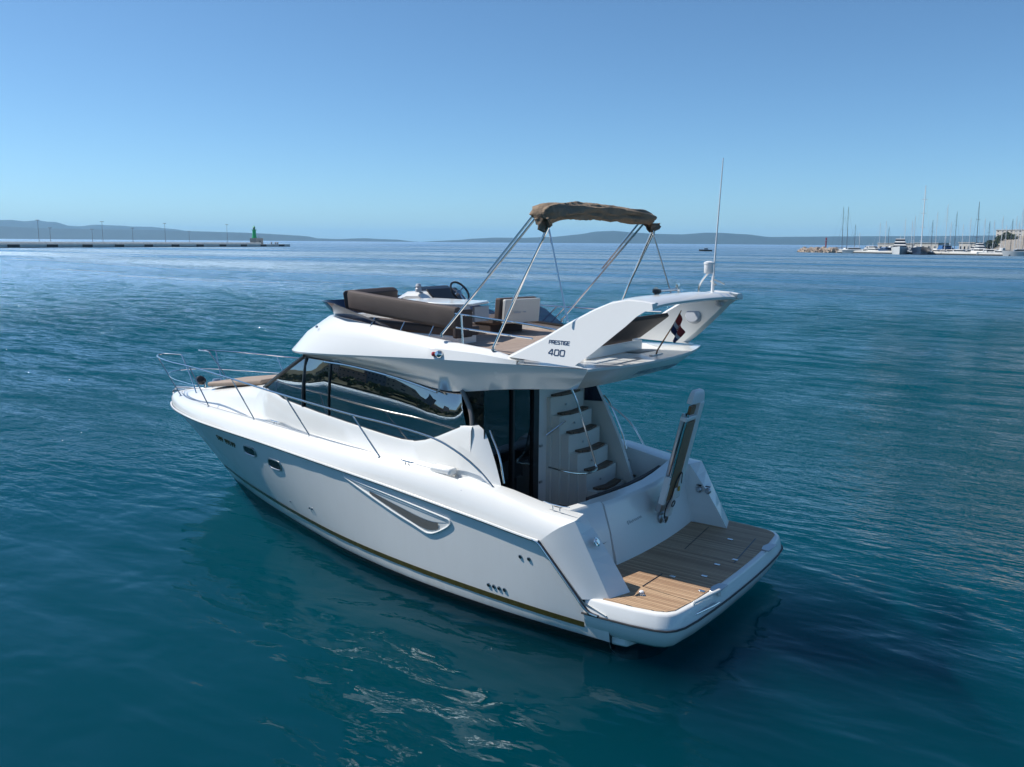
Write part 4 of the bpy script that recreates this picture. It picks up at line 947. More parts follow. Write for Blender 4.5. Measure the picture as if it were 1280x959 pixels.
b = MB(); b.box(G(.44, -.10, .115), (.01, .05, .06), mat("yellow_tag", (.55, .30, .03), .4)); b.build("warning_tag", GW)
# ================================================================== SEA, FAR SHORES, HAZE
def far(px, dist):
    """a point on the water at the given distance along a compass bearing of the harbour"""
    a = YAW-math.atan((px-640)/1109.0)
    return Vector((CAM.x+dist*math.cos(a), CAM.y+dist*math.sin(a), 0))
def bear(px):
    a = YAW-math.atan((px-640)/1109.0); return a

def watermat():
    m = bpy.data.materials.new("sea_water"); m.use_nodes = True; n = m.node_tree.nodes; l = m.node_tree.links; n.remove(n["Principled BSDF"])
    TRN = n.new("ShaderNodeBsdfTransparent")
    GL = n.new("ShaderNodeBsdfGlossy"); FRN = n.new("ShaderNodeFresnel"); FRN.inputs[0].default_value = 1.333; MXS = n.new("ShaderNodeMixShader")
    g = n.new("ShaderNodeNewGeometry")
    def noise(scale, det, rot=0, sx=1, sy=1, rough=.5, dist=0.0):
        mp = n.new("ShaderNodeMapping"); mp.inputs["Rotation"].default_value[2] = rot; mp.inputs["Scale"].default_value = (sx, sy, 1); l.new(g.outputs["Position"], mp.inputs[0])
        t = n.new("ShaderNodeTexNoise"); t.inputs["Scale"].default_value = scale; t.inputs["Detail"].default_value = det; t.inputs["Roughness"].default_value = rough; t.inputs["Distortion"].default_value = dist; l.new(mp.outputs[0], t.inputs[0]); return t.outputs[0]
    def math_(op, a, c, clamp=False):
        q = n.new("ShaderNodeMath"); q.operation = op; q.use_clamp = clamp
        for i, v in enumerate((a, c)):
            if isinstance(v, (int, float)): q.inputs[i].default_value = v
            else: l.new(v, q.inputs[i])
        return q.outputs[0]
    def rng(v, a, c, o0, o1):
        q = n.new("ShaderNodeMapRange"); q.interpolation_type = 'SMOOTHSTEP'
        for i, t in enumerate((a, c, o0, o1)): q.inputs[i+1].default_value = t
        l.new(v, q.inputs[0]); return q.outputs[0]
    # distance from the yacht: it lies in smooth water, the open roads are ruffled
    vd = n.new("ShaderNodeVectorMath"); vd.operation = 'DISTANCE'; l.new(g.outputs["Position"], vd.inputs[0]); vd.inputs[1].default_value = (3.0, 6.0, 0)
    dist = vd.outputs["Value"]
    big = noise(.9, 2, R(-30), .7, 1.4, dist=.4); mid = noise(2.6, 3, R(-40), .65, 1.5, dist=.3); fine = noise(8, 3, R(-34), .55, 1.6); swell = noise(.28, 2, R(-20), .7, 1.3)
    calm = rng(dist, 6.5, 19, 0, 1)
    slick = noise(.016, 4, R(-36), .22, 1.7)          # wind lanes
    slk = rng(slick, .40, .62, .35, 1.0)
    h = math_('ADD', math_('MULTIPLY', swell, .22), math_('MULTIPLY', big, math_('ADD', math_('MULTIPLY', calm, .20), .075)))
    h = math_('ADD', h, math_('MULTIPLY', mid, math_('ADD', math_('MULTIPLY', calm, .28), .012)))
    h = math_('ADD', h, math_('MULTIPLY', fine, math_('MULTIPLY', math_('MULTIPLY', calm, slk), .12)))
    bp = n.new("ShaderNodeBump"); bp.inputs["Strength"].default_value = 1.0; bp.inputs["Distance"].default_value = 1.0
    l.new(h, bp.inputs["Height"]); l.new(bp.outputs[0], GL.inputs["Normal"]); l.new(bp.outputs[0], FRN.inputs["Normal"])
    # painted sky sheen: reflectance scaled up with distance, and more in the slicks far out
    cap = math_('ADD', math_('ADD', .68, rng(dist, 10, 120, 0, 2.5)), math_('MULTIPLY', rng(dist, 30, 200, 0, .6), math_('SUBTRACT', 1.0, slk)))
    # sky glints of unresolved wave faces, painted into the reflectance as noise patches and trains
    trains = rng(noise(.55, 5, R(-34), .45, 1.5, rough=.62), .34, .66, .25, 1.75); gust = rng(noise(.045, 4, R(-38), .35, 1.5), .38, .64, .72, 1.5)
    near1 = rng(dist, 9, 30, 0, 1)
    chop = rng(noise(2.3, 4, R(-34), .42, 1.5, rough=.6), .36, .66, .35, 1.7); trains = math_('MULTIPLY', trains, chop)
    cap = math_('MULTIPLY', cap, math_('ADD', math_('SUBTRACT', 1.0, near1), math_('MULTIPLY', near1, math_('MULTIPLY', trains, gust))))
    cap = math_('MINIMUM', cap, 4.5)
    GL.inputs[0].default_value = (.74, .90, 1.0, 1)  # reflection tinted blue, in place of the higher sky that waves mirror
    l.new(math_('MULTIPLY', math_('MULTIPLY', FRN.outputs[0], cap, True), math_('SUBTRACT', 1.0, g.outputs["Backfacing"])), MXS.inputs[0]); l.new(TRN.outputs[0], MXS.inputs[1]); l.new(GL.outputs[0], MXS.inputs[2]); l.new(MXS.outputs[0], n["Material Output"].inputs[0])
    l.new(math_('MULTIPLY', rng(dist, 28, 130, .012, .50), math_('ADD', math_('MULTIPLY', slk, .8), .2)), GL.inputs["Roughness"])
    # the body of the water: light scattered back by the sea itself, so hulls cast soft shafts of shade into it
    pv = n.new("ShaderNodeVolumePrincipled"); pv.inputs["Color"].default_value = (.0005, .168, .232, 1); pv.inputs["Density"].default_value = .42; pv.inputs["Anisotropy"].default_value = 0
    l.new(pv.outputs[0], n["Material Output"].inputs["Volume"])
    return m
WAT = watermat()
b = MB(); b.add([(x, y, z) for z in (-90, 0) for x, y in ((-23500, -23500), (23500, -23500), (23500, 23500), (-23500, 23500))], [(0, 3, 2, 1), (4, 5, 6, 7), (0, 1, 5, 4), (1, 2, 6, 5), (2, 3, 7, 6), (3, 0, 4, 7)], WAT)
sea = b.build("sea", None, smooth=0, merge=False); tag(sea, "calm blue green sea with fine ripples", kind="structure")

# ---- mountain ridges across the bay
HILL1 = mat("far_hill_scrub", (.022, .042, .045), .9, var=.4, vscale=.0015)
def ridge(name, prof, dist, depth, m, label, seed=1, sc=1.0):
    random.seed(seed); rows = []
    n = len(prof); q = []
    for (a, c) in zip(prof, prof[1:]):
        k = max(2, int((c[0]-a[0])/6))
        for i in range(k): t = i/k; t = t*t*(3-2*t)*.5+t*.5; q.append((a[0]+(c[0]-a[0])*i/k, a[1]+(c[1]-a[1])*t))
    q.append(prof[-1])
    for (px, h) in q:
        a = bear(px); dx, dy = math.cos(a), math.sin(a); row = []
        hz = 4.64+h*dist/1109.0*sc
        for (f, g_) in ((-.55, -.02), (-.50, .0), (-.42, .12), (-.3, .33), (-.18, .60), (-.07, .86), (0, 1.0), (.1, .93), (.3, .6), (.5, 0)):
            dd = dist+f*depth+random.uniform(-.02, .02)*depth; zz = hz*g_*(1+random.uniform(-.07, .07)*(g_ < .95))
            row.append((CAM.x+dx*dd, CAM.y+dy*dd, zz))
        rows.append(row)
    b = MB(); b.grid(rows, m); o = b.build(name, None, smooth=80); tag(o, label, kind="structure"); return o
ridge("hills", [(-900, -.5), (-700, 12), (-500, 20), (-260, 25), (-120, 22), (0, 19.5), (15, 20), (30, 18.5), (47, 20), (60, 18.5), (70, 18.5), (85, 14.5), (100, 14), (118, 16), (150, 15.5), (165, 14.5), (190, 14.5), (205, 13), (220, 12), (240, 9), (270, 6), (330, 3), (400, 1), (440, -.6)], 15500, 4000, HILL1, "faded blue mountain ridge behind the long harbour pier", 3)
ridge("hills", [(-800, -.5), (-600, 8), (-400, 14), (-260, 12), (-60, 13), (0, 13), (60, 11.5), (120, 11), (200, 11), (240, 10), (300, 9), (330, 8), (350, 7), (372, 6), (385, 5), (395, 3), (420, 2.2), (455, 3.6), (475, 2.6), (495, 2.2), (512, .4), (525, -.6)], 11000, 2600, HILL1, "lower blue headland running out behind the pier head", 5)
ridge("hills", [(520, -.6), (545, .9), (570, 2.2), (590, 4), (620, 5.6), (650, 5.4), (690, 7), (720, 10), (745, 14), (765, 14.8), (790, 13), (820, 11.5), (850, 11), (880, 13.2), (900, 13), (930, 11.5), (960, 8.5), (1000, 9), (1040, 9.5), (1100, 10), (1180, 10.5), (1300, 12), (1500, 14), (1800, 11), (2200, 6), (2500, -.5)], 10500, 2800, HILL1, "low blue island ridge along the horizon behind the canopy", 7)
# terrain behind the marina on the right
GREEN = mat("scrub_hill", (.055, .075, .035), .95, var=.5, vscale=.08, bump=1, bscale=.5)
ROCKM = mat("quarry_rock", (.30, .26, .21), .9, var=.45, vscale=.3, bump=1, bscale=2)
rows = []
for i in range(30):
    px = 1228+i*7; a = bear(px); hgt = 4.64+(interp([(1228, 1), (1240, 6), (1252, 10), (1275, 13), (1320, 20), (1440, 40)], px)[0])*900/1109
    rows.append([(CAM.x+math.cos(a)*dd, CAM.y+math.sin(a)*dd, hgt*g_*random.uniform(.92, 1.08)) for dd, g_ in ((640, 0.02), (680, .25), (740, .6), (820, .9), (900, 1), (1000, .8), (1150, 0))])
b = MB(); b.grid(rows, ROCKM); tag(b.build("hillside", None, smooth=60), "rocky pale hillside rising behind the marina", kind="structure")

# ---- the pier on the left with its lamp posts and lighthouse
CONC = mat("pale_concrete", (.78, .75, .69), .85, var=.25, vscale=.4)
CONCD = mat("wet_concrete", (.05, .055, .055), .7, var=.3, vscale=.5)
P0, P1 = far(-140, 470), far(361, 712)
pd = (P1-P0).normalized(); pn = Vector((-pd.y, pd.x, 0)); 
if pn.dot(CAM-P0) > 0: pn = -pn      # pn points away from the camera
pr = empty("harbour_pier", P0); tag(pr, "long low concrete breakwater pier reaching in from the left", "pier")
def pp(t, back, z): return P0+pd*t+pn*back+Vector((0, 0, z))-P0
LP = (P1-P0).length
b = MB(); b.prism([pp(0, 0, -.5), pp(LP, 0, -.5), pp(LP, 9, -.5), pp(0, 9, -.5)], (0, 0, 2.3), CONC); b.build("quay_wall", pr)
b = MB(); b.prism([pp(0, 5, 1.8), pp(LP-32, 5, 1.8), pp(LP-32, 8.5, 1.8), pp(0, 8.5, 1.8)], (0, 0, 1.25), CONC); b.build("parapet", pr)
b = MB(); b.prism([pp(0, -.12, -.5), pp(LP, -.12, -.5), pp(LP, .1, -.5), pp(0, .1, -.5)], (0, 0, .85), CONCD); b.build("tide_band", pr)
for k in range(16):
    t = LP-12-k*24.5
    if t < 5: break
    b = MB(); b.box(pp(t, -.25, .9), (7, .5, 1.7), CONCD, Matrix.Rotation(math.atan2(pd.y, pd.x), 3, 'Z')); b.build("fender_recess", pr)
POST = mat("lamp_post_metal", (.20, .21, .22), .5)
def lamp_post(px, h, lab, back=7.0):
    # intersection of the bearing with the pier line
    a = bear(px); D = Vector((math.cos(a), math.sin(a), 0)); Q = P0+pn*back; C0 = Vector((CAM.x, CAM.y, 0))
    den = D.cross(pd).z; t = (Q-C0).cross(pd).z/den; loc = C0+D*t; loc.z = 1.8
    e_ = empty("street_lamp", loc); tag(e_, lab, "street lamp", "lamp posts along the harbour pier")
    b = MB(); b.tube([(0, 0, 0), (0, 0, h)], [.16, .08], POST, seg=8); b.build("pole", e_)
    b = MB(); b.box((0, 0, h), (1.5, 1.5, .25), POST); b.build("lamp_head", e_, bevel=.05)
    return e_
for px, h, lab in ((47.5, 12.5, "tall lamp post nearest the left edge on the pier"), (62, 8.6, "short lamp post just right of the leftmost tall one on the pier"), (114.5, 8.4, "short lamp post just left of the second tall one on the pier"), (127.5, 12.8, "second tall lamp post from the left on the pier"), (165, 9.5, "lone short lamp post midway along the pier"), (205.5, 13.0, "third tall lamp post from the left on the pier"), (235.5, 8.5, "short lamp post right of the third tall one on the pier"), (283, 13.6, "tall lamp post on the pier nearest the lighthouse")):
    lamp_post(px, h, lab)
lh = far(328, 700)+pn*6; lh.z = 1.8
LH = empty("lighthouse", lh, math.atan2(pd.y, pd.x)); tag(LH, "small green lighthouse on a square stone base at the pier end", "lighthouse")
GRN = mat("green_paint", (.01, .42, .12), .4); STO = mat("base_stone", (.36, .34, .31), .8, var=.2, vscale=1)
b = MB(); b.box((0, 0, 2.2), (8.6, 6, 4.6), STO); b.build("base_building", LH, bevel=.1); b = MB(); b.box((.0, -3.03, 1.6), (.9, .1, 2), BOOT); b.build("base_door", LH)
b = MB(); b.lathe((-2.7, 0, 4.5), [(1.9, 0), (1.6, 1.0), (1.35, 3), (1.3, 5.6), (1.9, 5.9), (1.9, 6.3), (1.0, 6.35)], GRN, seg=16); b.build("tower", LH)
b = MB(); b.lathe((-2.7, 0, 10.8), [(.9, 0), (.9, 1.6)], mat("lantern_glass", (.12, .2, .17), .1), seg=12); b.lathe((-2.7, 0, 12.4), [(1.15, 0), (.7, .6), (.15, .9), (.1, 1.8)], GRN, seg=12); b.build("lantern", LH)
b = MB(); b.tube([(3.3, 0, 4.5), (3.3, 0, 6.2)], .25, POST); b.build("vent_pipe", LH)
# tiny figures/bollards on the pier head -> bollards
for k, px in enumerate((343, 348, 350.5)):
    e_ = far(px, 706)+pn*3.5; e_.z = 1.8; b = MB(); b.lathe((0, 0, 0), [(.7, 0), (.5, .5), (.5, .9), (.9, 1.2), (.6, 1.5)], POST, seg=10); o = b.build("bollard", None); o.location = e_
    tag(o, ("iron bollard on the pier head just past the lighthouse", "middle iron bollard on the pier head", "outermost iron bollard near the tip of the pier")[k], "bollard", "bollards on the pier head")
# people-less motor launch far out
def launch(px, dist, name, lab, L=7, rz=None):
    p = far(px, dist); e_ = empty(name, p, bear(px)+math.pi/2 if rz is None else rz); tag(e_, lab, "small boat")
    b = MB(); rows = [[(x, s_*w_, z) for s_, z in ((-1, .9+.3*(x > L*.3)), (-.8, -.1), (.8, -.1), (1, .9+.3*(x > L*.3)))] for x, w_ in ((-L/2, L*.14), (0, L*.16), (L*.3, L*.12), (L/2, .02))]
    b.grid(rows, RUBBER); b.poly([r_[0] for r_ in rows]+[r_[3] for r_ in rows[::-1]], RUBBER); b.build("hull", e_); b = MB(); b.box((-.2, 0, 1.5), (L*.3, L*.2, 1.3), GREY); b.build("wheelhouse", e_, bevel=.1); return e_
launch(881, 560, "fishing_boat", "tiny dark fishing boat alone on the open water near the horizon", 8)

# ---- marina on the right
QROT = None
Q0, Q1 = far(1044, 540), far(1262, 468)
qd = (Q1-Q0).normalized(); qn = Vector((-qd.y, qd.x, 0))
if qn.dot(CAM-Q0) > 0: qn = -qn
qa = math.atan2(qd.y, qd.x)
b = MB(); LQ = (Q1-Q0).length
b.prism([Q0+Vector((0, 0, -.5)), Q1+Vector((0, 0, -.5)), Q1+qn*10+Vector((0, 0, -.5)), Q0+qn*10+Vector((0, 0, -.5))], (0, 0, 1.7), CONC)
b.prism([Q0-qn*.15+Vector((0, 0, -.5)), Q1-qn*.15+Vector((0, 0, -.5)), Q1+qn*.1+Vector((0, 0, -.5)), Q0+qn*.1+Vector((0, 0, -.5))], (0, 0, 1.2), CONCD)
o = b.build("marina_quay", None); tag(o, "low concrete quay of the marina on the right", "quay")
# rock breakwater
random.seed(21); b = MB()
RM = mat("breakwater_rock", (.42, .34, .27), .9, var=.35, vscale=.5)
for k in range(260):
    px = 998+48*random.random(); dd = 560-(px-998)*.4+random.uniform(-3, 5); p = far(px, dd); r_ = random.uniform(.5, 1.1); f_ = min(1, (px-994)/10, 1); zz = random.uniform(-.1, 2.6)*f_*(1-abs(dd-(561-(px-998)*.4))/8)
    vs = []; q = Matrix.Rotation(random.random()*6, 3, (random.random(), random.random(), 1))
    for v in ((-1, -1, -1), (1, -1, -1), (1, 1, -1), (-1, 1, -1), (-1, -1, 1), (1, -1, 1), (1, 1, 1), (-1, 1, 1)): vs.append(q @ Vector([c*r_*random.uniform(.6, 1.1) for c in v])+p+Vector((0, 0, zz)))
    b.add(vs, [(0, 3, 2, 1), (4, 5, 6, 7), (0, 1, 5, 4), (1, 2, 6, 5), (2, 3, 7, 6), (3, 0, 4, 7)], RM)
tag(b.build("breakwater_rocks", None, smooth=0, merge=False), "heap of pale boulders forming the marina breakwater", kind="stuff")
rb = far(1031, 556); rb.z = 1.5; RB = empty("harbour_beacon", rb); tag(RB, "slim red harbour beacon on the breakwater rocks", "beacon")
REDP = mat("red_paint", (.30, .03, .035), .4)
b = MB(); b.lathe((0, 0, 0), [(.9, 0), (.8, .8), (.4, 1.0), (.36, 4.9), (.8, 5.0), (.8, 5.3)], REDP, seg=14); b.build("tower", RB)
b = MB(); b.lathe((0, 0, 5.7), [(.45, 0), (.45, .9), (.6, 1.0), (.1, 1.5)], REDP, seg=12); b.build("lantern", RB)

# boats in the marina
HW = mat("boat_white", (.72, .72, .70), .3); HD = mat("boat_navy", (.02, .035, .07), .25); MAST = mat("mast_alloy", (.68, .69, .70), .4); MASTD = mat("mast_dark", (.10, .11, .13), .4); GLS = mat("boat_window", (.015, .02, .03), .1); BLUEC = mat("blue_cover", (.02, .12, .32), .6)
def hullmesh(b, L, B, F, m):
    rows = []
    for t in (0, .15, .4, .65, .82, .93, 1.0):
        x = -L/2+L*t; w_ = B/2*(1-max(0, (t-.45)/.55)**2.2)*(.86+.14*min(1, t/.3)); f = F*(1+.25*t*t)
        rows.append([(x, -w_, f), (x-.04*L*(t > .9)*1, -w_*.8, .0), (x-.04*L*(t > .9), w_*.8, .0), (x, w_, f)])
    b.grid(rows, m); b.poly([r_[0] for r_ in rows]+[r_[3] for r_ in rows[::-1]], m); b.poly(rows[0], m)
def sailboat(loc, rz, L, H, hull_m, mast_m, lab, spreaders=2, rake=0.0, group="sailing boats moored in the marina", thick=.14):
    e_ = empty("sailing_boat", loc, rz); tag(e_, lab, "sailing boat", group)
    b = MB(); hullmesh(b, L, L*.28, L*.085+.35, hull_m); b.build("hull", e_)
    b = MB(); b.box((0, 0, L*.085+.6), (L*.4, L*.15, .6), HW); b.build("cabin", e_, bevel=.12)
    b = MB(); b.tube([(L*.08, 0, L*.08), (L*.08-rake*H, 0, H)], [thick, thick*.6], mast_m, seg=6)
    for k in range(spreaders):
        z = H*(k+1)/(spreaders+1); b.tube([(L*.08-rake*z, -H*.035, z), (L*.08-rake*z, H*.035, z)], thick*.45, mast_m, seg=4)
    b.build("mast", e_)
    b = MB(); b.tube([(L*.06, 0, L*.085+1.7), (-L*.35, 0, L*.085+1.6)], .14, mast_m, seg=6); b.build("boom", e_)
    b = MB()
    for q in ((-L*.48, 0), (L*.48, 0), (0, L*.13), (0, -L*.13)): b.tube([(q[0], q[1], L*.09+.5), (L*.08-rake*H*.97, 0, H*.97)], .025, mast_m, seg=3)
    b.build("rigging", e_); return e_
def motorboat(loc, rz, L, m, lab, cover=None, group="motor boats moored in the marina", decks=1):
    e_ = empty("moored_motorboat", loc, rz); tag(e_, lab, "motor boat", group)
    b = MB(); hullmesh(b, L, L*.3, L*.10+.4, m); b.build("hull", e_); z = L*.10+.4
    for k in range(decks):
        h = 1.0+L*.02; l2 = L*(.52-.12*k); w2 = L*(.22-.03*k); x = -L*.05-L*.04*k
        b = MB(); b.prism([(x-l2/2, -w2/2, z), (x+l2/2, -w2/2, z), (x+l2/2-h*.9, -w2/2, z+h), (x-l2/2+.2, -w2/2, z+h)], (0, w2, 0), cover or HW); b.build("cabin", e_, bevel=.08)
        b = MB(); b.prism([(x-l2/2+.5, -w2/2-.03, z+.35), (x+l2/2-.25, -w2/2-.03, z+.35), (x+l2/2-(h-.25)*.9+.08, -w2/2-.03, z+h-.25), (x-l2/2+.5, -w2/2-.03, z+h-.25)], (0, w2+.06, 0), GLS); b.build("window", e_)
        z += h
    b = MB(); b.tube([(x, 0, z), (x-.4, 0, z+1.6)], .06, MAST); b.build("mast", e_); return e_
random.seed(4)
def qpt(px, back): 
    a = bear(px); D = Vector((math.cos(a), math.sin(a), 0)); Q = Q0+qn*back; C0 = Vector((CAM.x, CAM.y, 0)); t = (Q-C0).cross(qd).z/D.cross(qd).z; return C0+D*t
toCam = lambda p: math.atan2(CAM.y-p.y, CAM.x-p.x)
hp_ = lambda px, y, d_: 4.64+((302.9+.0075*(px-640))-y)*d_/1095.0
def masty(px, topy, back): p = qpt(px, back); dd = (Vector((p.x, p.y, 0))-Vector((CAM.x, CAM.y, 0))).length; return p, hp_(px, topy, dd)
# big sloop with the tall pale mast, bow towards us
p = qpt(1150, -6); sailboat(p, toCam(p), 33, 34, HD, MAST, "dark hulled sailing superyacht with the tallest white mast", 4, .065, thick=.28)
p = qpt(1151, -4.9); motorboat(p+qd*0, toCam(p), 1, HW, "x") if 0 else None
# two ketch masts near the rocks
for px, ty_, lab in ((1049, 263, "dark two tone yacht with tall black mast nearest the rocks"), (1055, 263, "yacht with tall slim dark mast second from the rocks")):
    q, hh = masty(px, ty_, 12); sailboat(q, qa+R(8), 15, hh, HD if px < 1050 else HW, MASTD, lab, 3, .02, thick=.16)
q, hh = masty(1218, 260, 14); sailboat(q, toCam(q)+R(15), 16, hh, HW, MASTD, "yacht with thick black raked mast on the right of the marina", 2, .05, thick=.22)
posts = [(1065, 283), (1071, 292), (1096, 281), (1103, 279), (1107, 286), (1127, 277), (1136, 279), (1139, 274), (1161, 279), (1166, 270), (1178, 262), (1184, 281), (1190, 270), (1199, 284), (1208, 277), (1226, 278), (1232, 281), (1238, 280), (1248, 276), (1253, 285), (1260, 279), (1265, 276), (1269, 281), (1272, 268), (1276, 265), (1279, 274)]
HULLC = [("white", HW), ("navy", HD), ("pale grey", mat("boat_grey", (.45, .46, .48), .4))]
WORDS = ["short", "medium", "tall"]
POSITION = {1065: "beside the two dark masts", 1071: "just right of the two dark masts", 1096: "left of the blue covered boat", 1103: "behind the blue covered boat", 1107: "right behind the blue covered boat", 1127: "behind the large white motor yacht", 1136: "between the large motor yacht and the tallest mast", 1139: "just left of the tallest mast", 1161: "right of the dark superyacht", 1166: "second right of the dark superyacht", 1178: "in front of the right white shed", 1184: "beside the mast in the middle of the marina", 1190: "right of the middle of the marina", 1199: "before the white three storey block", 1208: "left of the thick black mast", 1226: "just right of the thick black mast", 1232: "left of the rocky hill foot", 1238: "at the foot of the rocky hill", 1248: "in front of the rocky hillside", 1253: "in front of the quarry slope", 1260: "above the white speedboat bow", 1265: "above the white speedboat cabin", 1269: "third from the right edge", 1272: "second tall mast from the right edge", 1276: "tallest mast at the right edge", 1279: "last mast at the right edge"}
for k, (px, ty_) in enumerate(posts):
    bk = 16+8*((k*7) % 5); q, hh = masty(px, ty_, bk)
    sailboat(q, qa+math.pi/2+R(random.uniform(-8, 8)), 11+2*((k*3) % 3), hh, HULLC[k % 3][1], MAST if k % 4 else MASTD, "%s yacht with %s mast %s" % (HULLC[k % 3][0], "pale" if k % 4 else "dark", POSITION[px]), 2, 0, thick=.15)
# motor boats along the quay
for k, (px, L, bk, m_, cv, dk, lab) in enumerate(((1123.5, 28, -7, HW, None, 3, "large white motor yacht moored bow out left of the tallest mast"), (1105, 10, 3, HW, BLUEC, 1, "motor boat under a bright blue cover"), (1092, 12, 4, HW, None, 2, "white cabin cruiser left of the blue covered boat"), (1069, 14, 2, HW, None, 1, "low white motor boat beside the rock breakwater"), (1083, 8, 3, HW, None, 1, "small white boat between the cruiser and the low motor boat"), (1171, 9, 6, HW, None, 1, "small white motor boat right of the dark superyacht"), (1180, 9, 6, HULLC[2][1], None, 1, "pale grey motor boat in the middle of the marina"), (1190, 10, 7, HW, None, 1, "white motor boat left of the white flybridge cruiser"), (1200, 11, 6, HW, None, 1, "white boat with long window left of the thick black mast"), (1225, 15, 5, HW, None, 3, "tall white flybridge cruiser right of the thick black mast"), (1240, 13, 4, HW, None, 1, "long low white motor boat near the quay end"), (1250, 9, 3, HULLC[2][1], None, 1, "grey motor boat at the quay end"))):
    q = qpt(px, bk); motorboat(q, toCam(q)+R((0, 60, 50, 80, 70, 40, 30, 60, 70, 20, 80, 60)[k]), L, m_, lab, cv, decks=dk)
q = far(1276, 470); e_ = motorboat(q, toCam(q)-math.pi/2+R(8), 16, HW, "white express motorboat running at the right edge of the picture", decks=1, group=None)
ORD = ["first", "second", "third", "fourth", "fifth", "sixth", "seventh", "eighth", "ninth", "tenth", "eleventh", "twelfth", "thirteenth", "fourteenth", "fifteenth", "sixteenth", "seventeenth", "eighteenth"]
for k in range(18):
    px = 1060+k*11.3+random.uniform(-2.5, 2.5); q = qpt(px, 22+random.uniform(-3, 10)); L = random.choice((9, 11, 13, 16))
    motorboat(q, qa+math.pi/2*random.choice((1, -1))+R(random.uniform(-25, 25)), L, HULLC[(0, 0, 2, 0, 1, 0)[k % 6]][1], "moored boat of the second row behind the quay, %s from the left" % ORD[k], BLUEC if k in (4, 11) else None, group="boats in the second row behind the quay", decks=1+(k*5) % 3 % 2)
# buildings of the marina
def block(loc, rz, sx, sy, h, m, lab, nwin=4, nfl=1, roofm=None):
    e_ = empty("harbour_building", loc, rz); tag(e_, lab, "building")
    b = MB(); b.box((0, 0, h/2), (sx, sy, h), m); b.build("wall", e_, bevel=.05)
    b = MB(); b.box((0, 0, h+.15), (sx+.8, sy+.8, .3), roofm or m); b.build("roof", e_)
    for f_ in range(nfl):
        for k in range(nwin):
            x = -sx/2+sx*(k+.5)/nwin; z = h*(f_+.55)/nfl
            for yy in (-sy/2, sy/2):
                b = MB(); b.box((x, yy, z), (sx/nwin*.35, .12, h/nfl*.28), GLS); b.build("window", e_)
    return e_
BW = mat("building_white", (.50, .47, .42), .8, var=.1, vscale=.3)
for px, bk, sx, h, lab in ((1118, 70, 20, 5.6, "long white flat roofed marina shed left of the tallest mast"), (1135, 72, 12, 5.2, "short white shed just behind the tallest mast"), (1163, 70, 17, 5.9, "white flat roofed shed right of the tallest mast"), (1214, 60, 10, 6.2, "white boxy hall behind the thick black mast")):
    q = qpt(px, bk); block(q, qa, sx, 9, h, BW, lab, 4)
q = far(1272, 800); q.z = 12; block(q, qa, 34, 10, 5, BW, "white terraced building on top of the rocky hillside", 9, 2)
# parked cars? low clutter on the quay reads as small boats only
# trees on the rocky hill
LEAF = mat("pine_foliage", (.035, .055, .022), .9, var=.4, vscale=2); BARK = mat("bark", (.12, .09, .06), .9)
def tree(loc, h, w_, lab, seed, group):
    e_ = empty("pine_tree", loc); tag(e_, lab, "tree", group); rnd = random.Random(seed)
    b = MB(); b.tube([(0, 0, 0), (0, 0, h*.7)], [.3, .1], BARK, seg=6); b.build("trunk", e_)
    b = MB()
    for k in range(260):
        a = rnd.random()*6.28; rr_ = rnd.random()**.5; zz = h*(.3+.7*rnd.random()); wr = w_*.5*rr_*math.sin(math.pi*min(1, max(0, (zz/h-.22)/.8)))**.6
        p = Vector((math.cos(a)*wr, math.sin(a)*wr, zz)); s_ = rnd.uniform(.25, .6)*w_/7; q = Matrix.Rotation(rnd.random()*6, 3, Vector((rnd.random()-.5, rnd.random()-.5, rnd.random()-.5)).normalized())
        b.add([p+q @ Vector(v)*s_ for v in ((-1, -1, 0), (1, -1, .3), (1, 1, 0), (-1, 1, .3))], [(0, 1, 2, 3)], LEAF)
    b.build("crown", e_, merge=False); return e_
for k, (px, dd, z) in enumerate(((1243, 730, 3), (1248, 760, 6), (1256, 780, 8), (1240, 700, 1.5), (1263, 760, 7), (1236, 690, 1))):
    q = far(px, dd); q.z = z; tree(q, 5+k % 3, 8, ("pine tree on the lower left of the rocky hill", "pine tree left of the hill crest", "pine tree on the crest of the rocky hill", "low pine tree at the foot of the hill", "pine tree below the terraced building", "outermost low pine tree at the hill foot")[k], 40+k, "pine trees on the rocky hill")

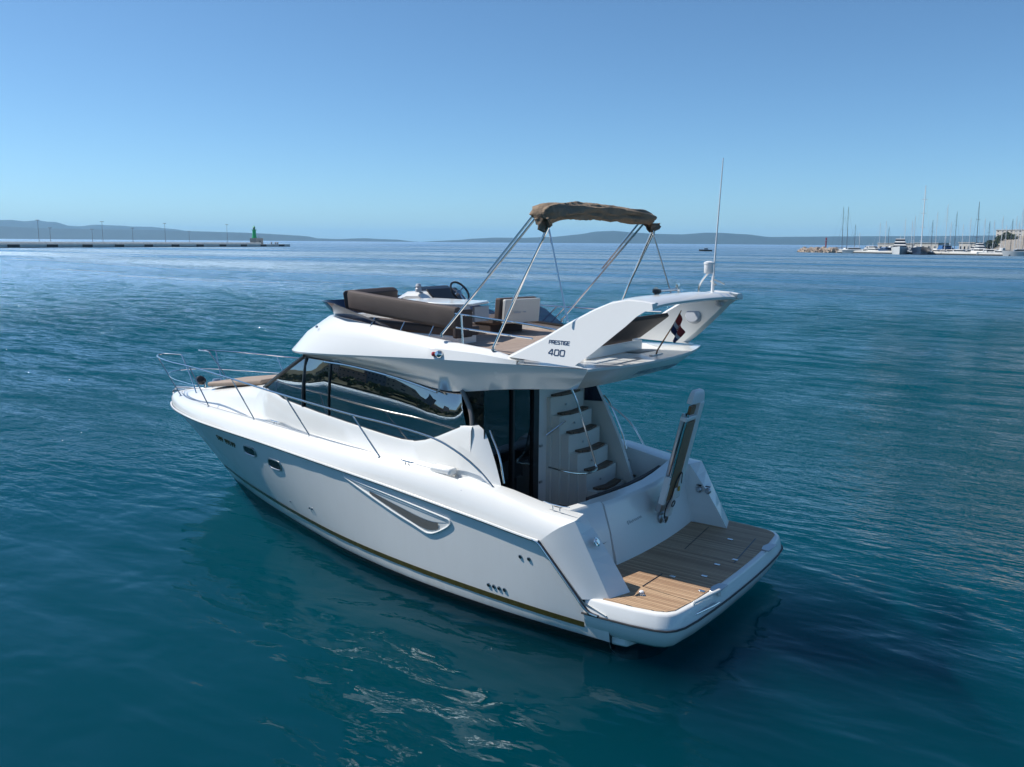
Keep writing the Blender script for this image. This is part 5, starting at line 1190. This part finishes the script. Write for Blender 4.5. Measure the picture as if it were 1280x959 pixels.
# ---- the waterfront that the yacht's glass mirrors (port side, behind the camera)
def shore_pt(az, dist): return Vector((5+dist*math.cos(R(az)), 1+dist*math.sin(R(az)), 0))
rows = []
for i in range(40):
    az = 12+i*3.0; rows.append([shore_pt(az, dd)+Vector((0, 0, z*random.uniform(.9, 1.1))) for dd, z in ((240, -1), (241, 2.2), (262, 2.4), (300, 8), (360, 20), (440, 34), (600, 50))])
b = MB(); b.grid(rows, GREEN); tag(b.build("hillside", None, smooth=60), "green wooded shore mirrored in the cabin windows", kind="structure")
TERR = [mat("terracotta_wall", (.55, .33, .24), .85, var=.15, vscale=.3), mat("sand_wall", (.60, .52, .40), .85, var=.15, vscale=.3), BW, mat("grey_wall", (.25, .26, .28), .8, var=.1, vscale=.3)]
ROOF = mat("red_tiles", (.30, .11, .06), .85, var=.2, vscale=.5)
for k, (az, dd, sx, h, mi, lab) in enumerate(((62, 330, 44, 34, 3, "grey slab tower mirrored at the front of the side windows"), (52, 320, 30, 18, 0, "terracotta house block mirrored in the side windows"), (47, 340, 26, 24, 1, "sand coloured apartment block mirrored in the side windows"), (43, 330, 20, 36, 3, "narrow grey tower mirrored towards the aft window"), (39, 320, 30, 20, 0, "low terracotta block mirrored towards the aft window"), (35, 350, 18, 34, 2, "narrow white tower mirrored towards the aft window"), (31, 320, 34, 18, 1, "sand coloured terrace mirrored in the aft window corner"), (56, 300, 30, 12, 2, "white low house row mirrored in the side windows"), (70, 340, 40, 14, 1, "sand coloured villa mirrored in the forward side window"))):
    q = shore_pt(az, dd); q.z = 4; block(q, R(az)+math.pi/2, sx, 14, h, TERR[mi], lab, 6, max(2, int(h/4)), ROOF if mi < 2 else None)
LEAF2 = mat("broadleaf_foliage", (.10, .14, .05), .9, var=.5, vscale=.5)
b = MB(); random.seed(9)
for k in range(170):
    az = 14+random.random()*75; dd = random.uniform(246, 330); q = shore_pt(az, dd); hh = random.uniform(6, 12); r_ = random.uniform(4, 8)
    for j in range(26):
        p = q+Vector((random.gauss(0, r_*.4), random.gauss(0, r_*.4), 2+hh*random.random()**.7+(dd-246)*.09)); s_ = random.uniform(.8, 1.9); qq = Matrix.Rotation(random.random()*6, 3, (random.random()-.5, random.random()-.5, .3))
        b.add([p+qq @ Vector(v)*s_ for v in ((-1, -1, 0), (1, -1, .4), (1, 1, 0), (-1, 1, .4))], [(0, 1, 2, 3)], LEAF2)
tag(b.build("waterfront_trees", None, merge=False), "dense waterfront trees seen mirrored in the cabin windows", kind="stuff")

# ---- haze
HZ = bpy.data.materials.new("haze_air"); HZ.use_nodes = True; n = HZ.node_tree.nodes; n.clear()
pv = n.new("ShaderNodeVolumePrincipled"); pv.inputs["Color"].default_value = (.38, .69, .96, 1); pv.inputs["Density"].default_value = 4.6e-5; pv.inputs["Anisotropy"].default_value = .1
ot = n.new("ShaderNodeOutputMaterial"); HZ.node_tree.links.new(pv.outputs[0], ot.inputs["Volume"])
me = bpy.data.meshes.new("haze"); v = [(x, y, z) for z in (-91, 375) for x, y in ((-24000, -24000), (24000, -24000), (24000, 24000), (-24000, 24000))]
me.from_pydata(v, [], [(0, 3, 2, 1), (4, 5, 6, 7), (0, 1, 5, 4), (1, 2, 6, 5), (2, 3, 7, 6), (3, 0, 4, 7)]); me.materials.append(HZ)
hz = bpy.data.objects.new("haze", me); COL.objects.link(hz); tag(hz, "pale blue sea haze", kind="stuff")
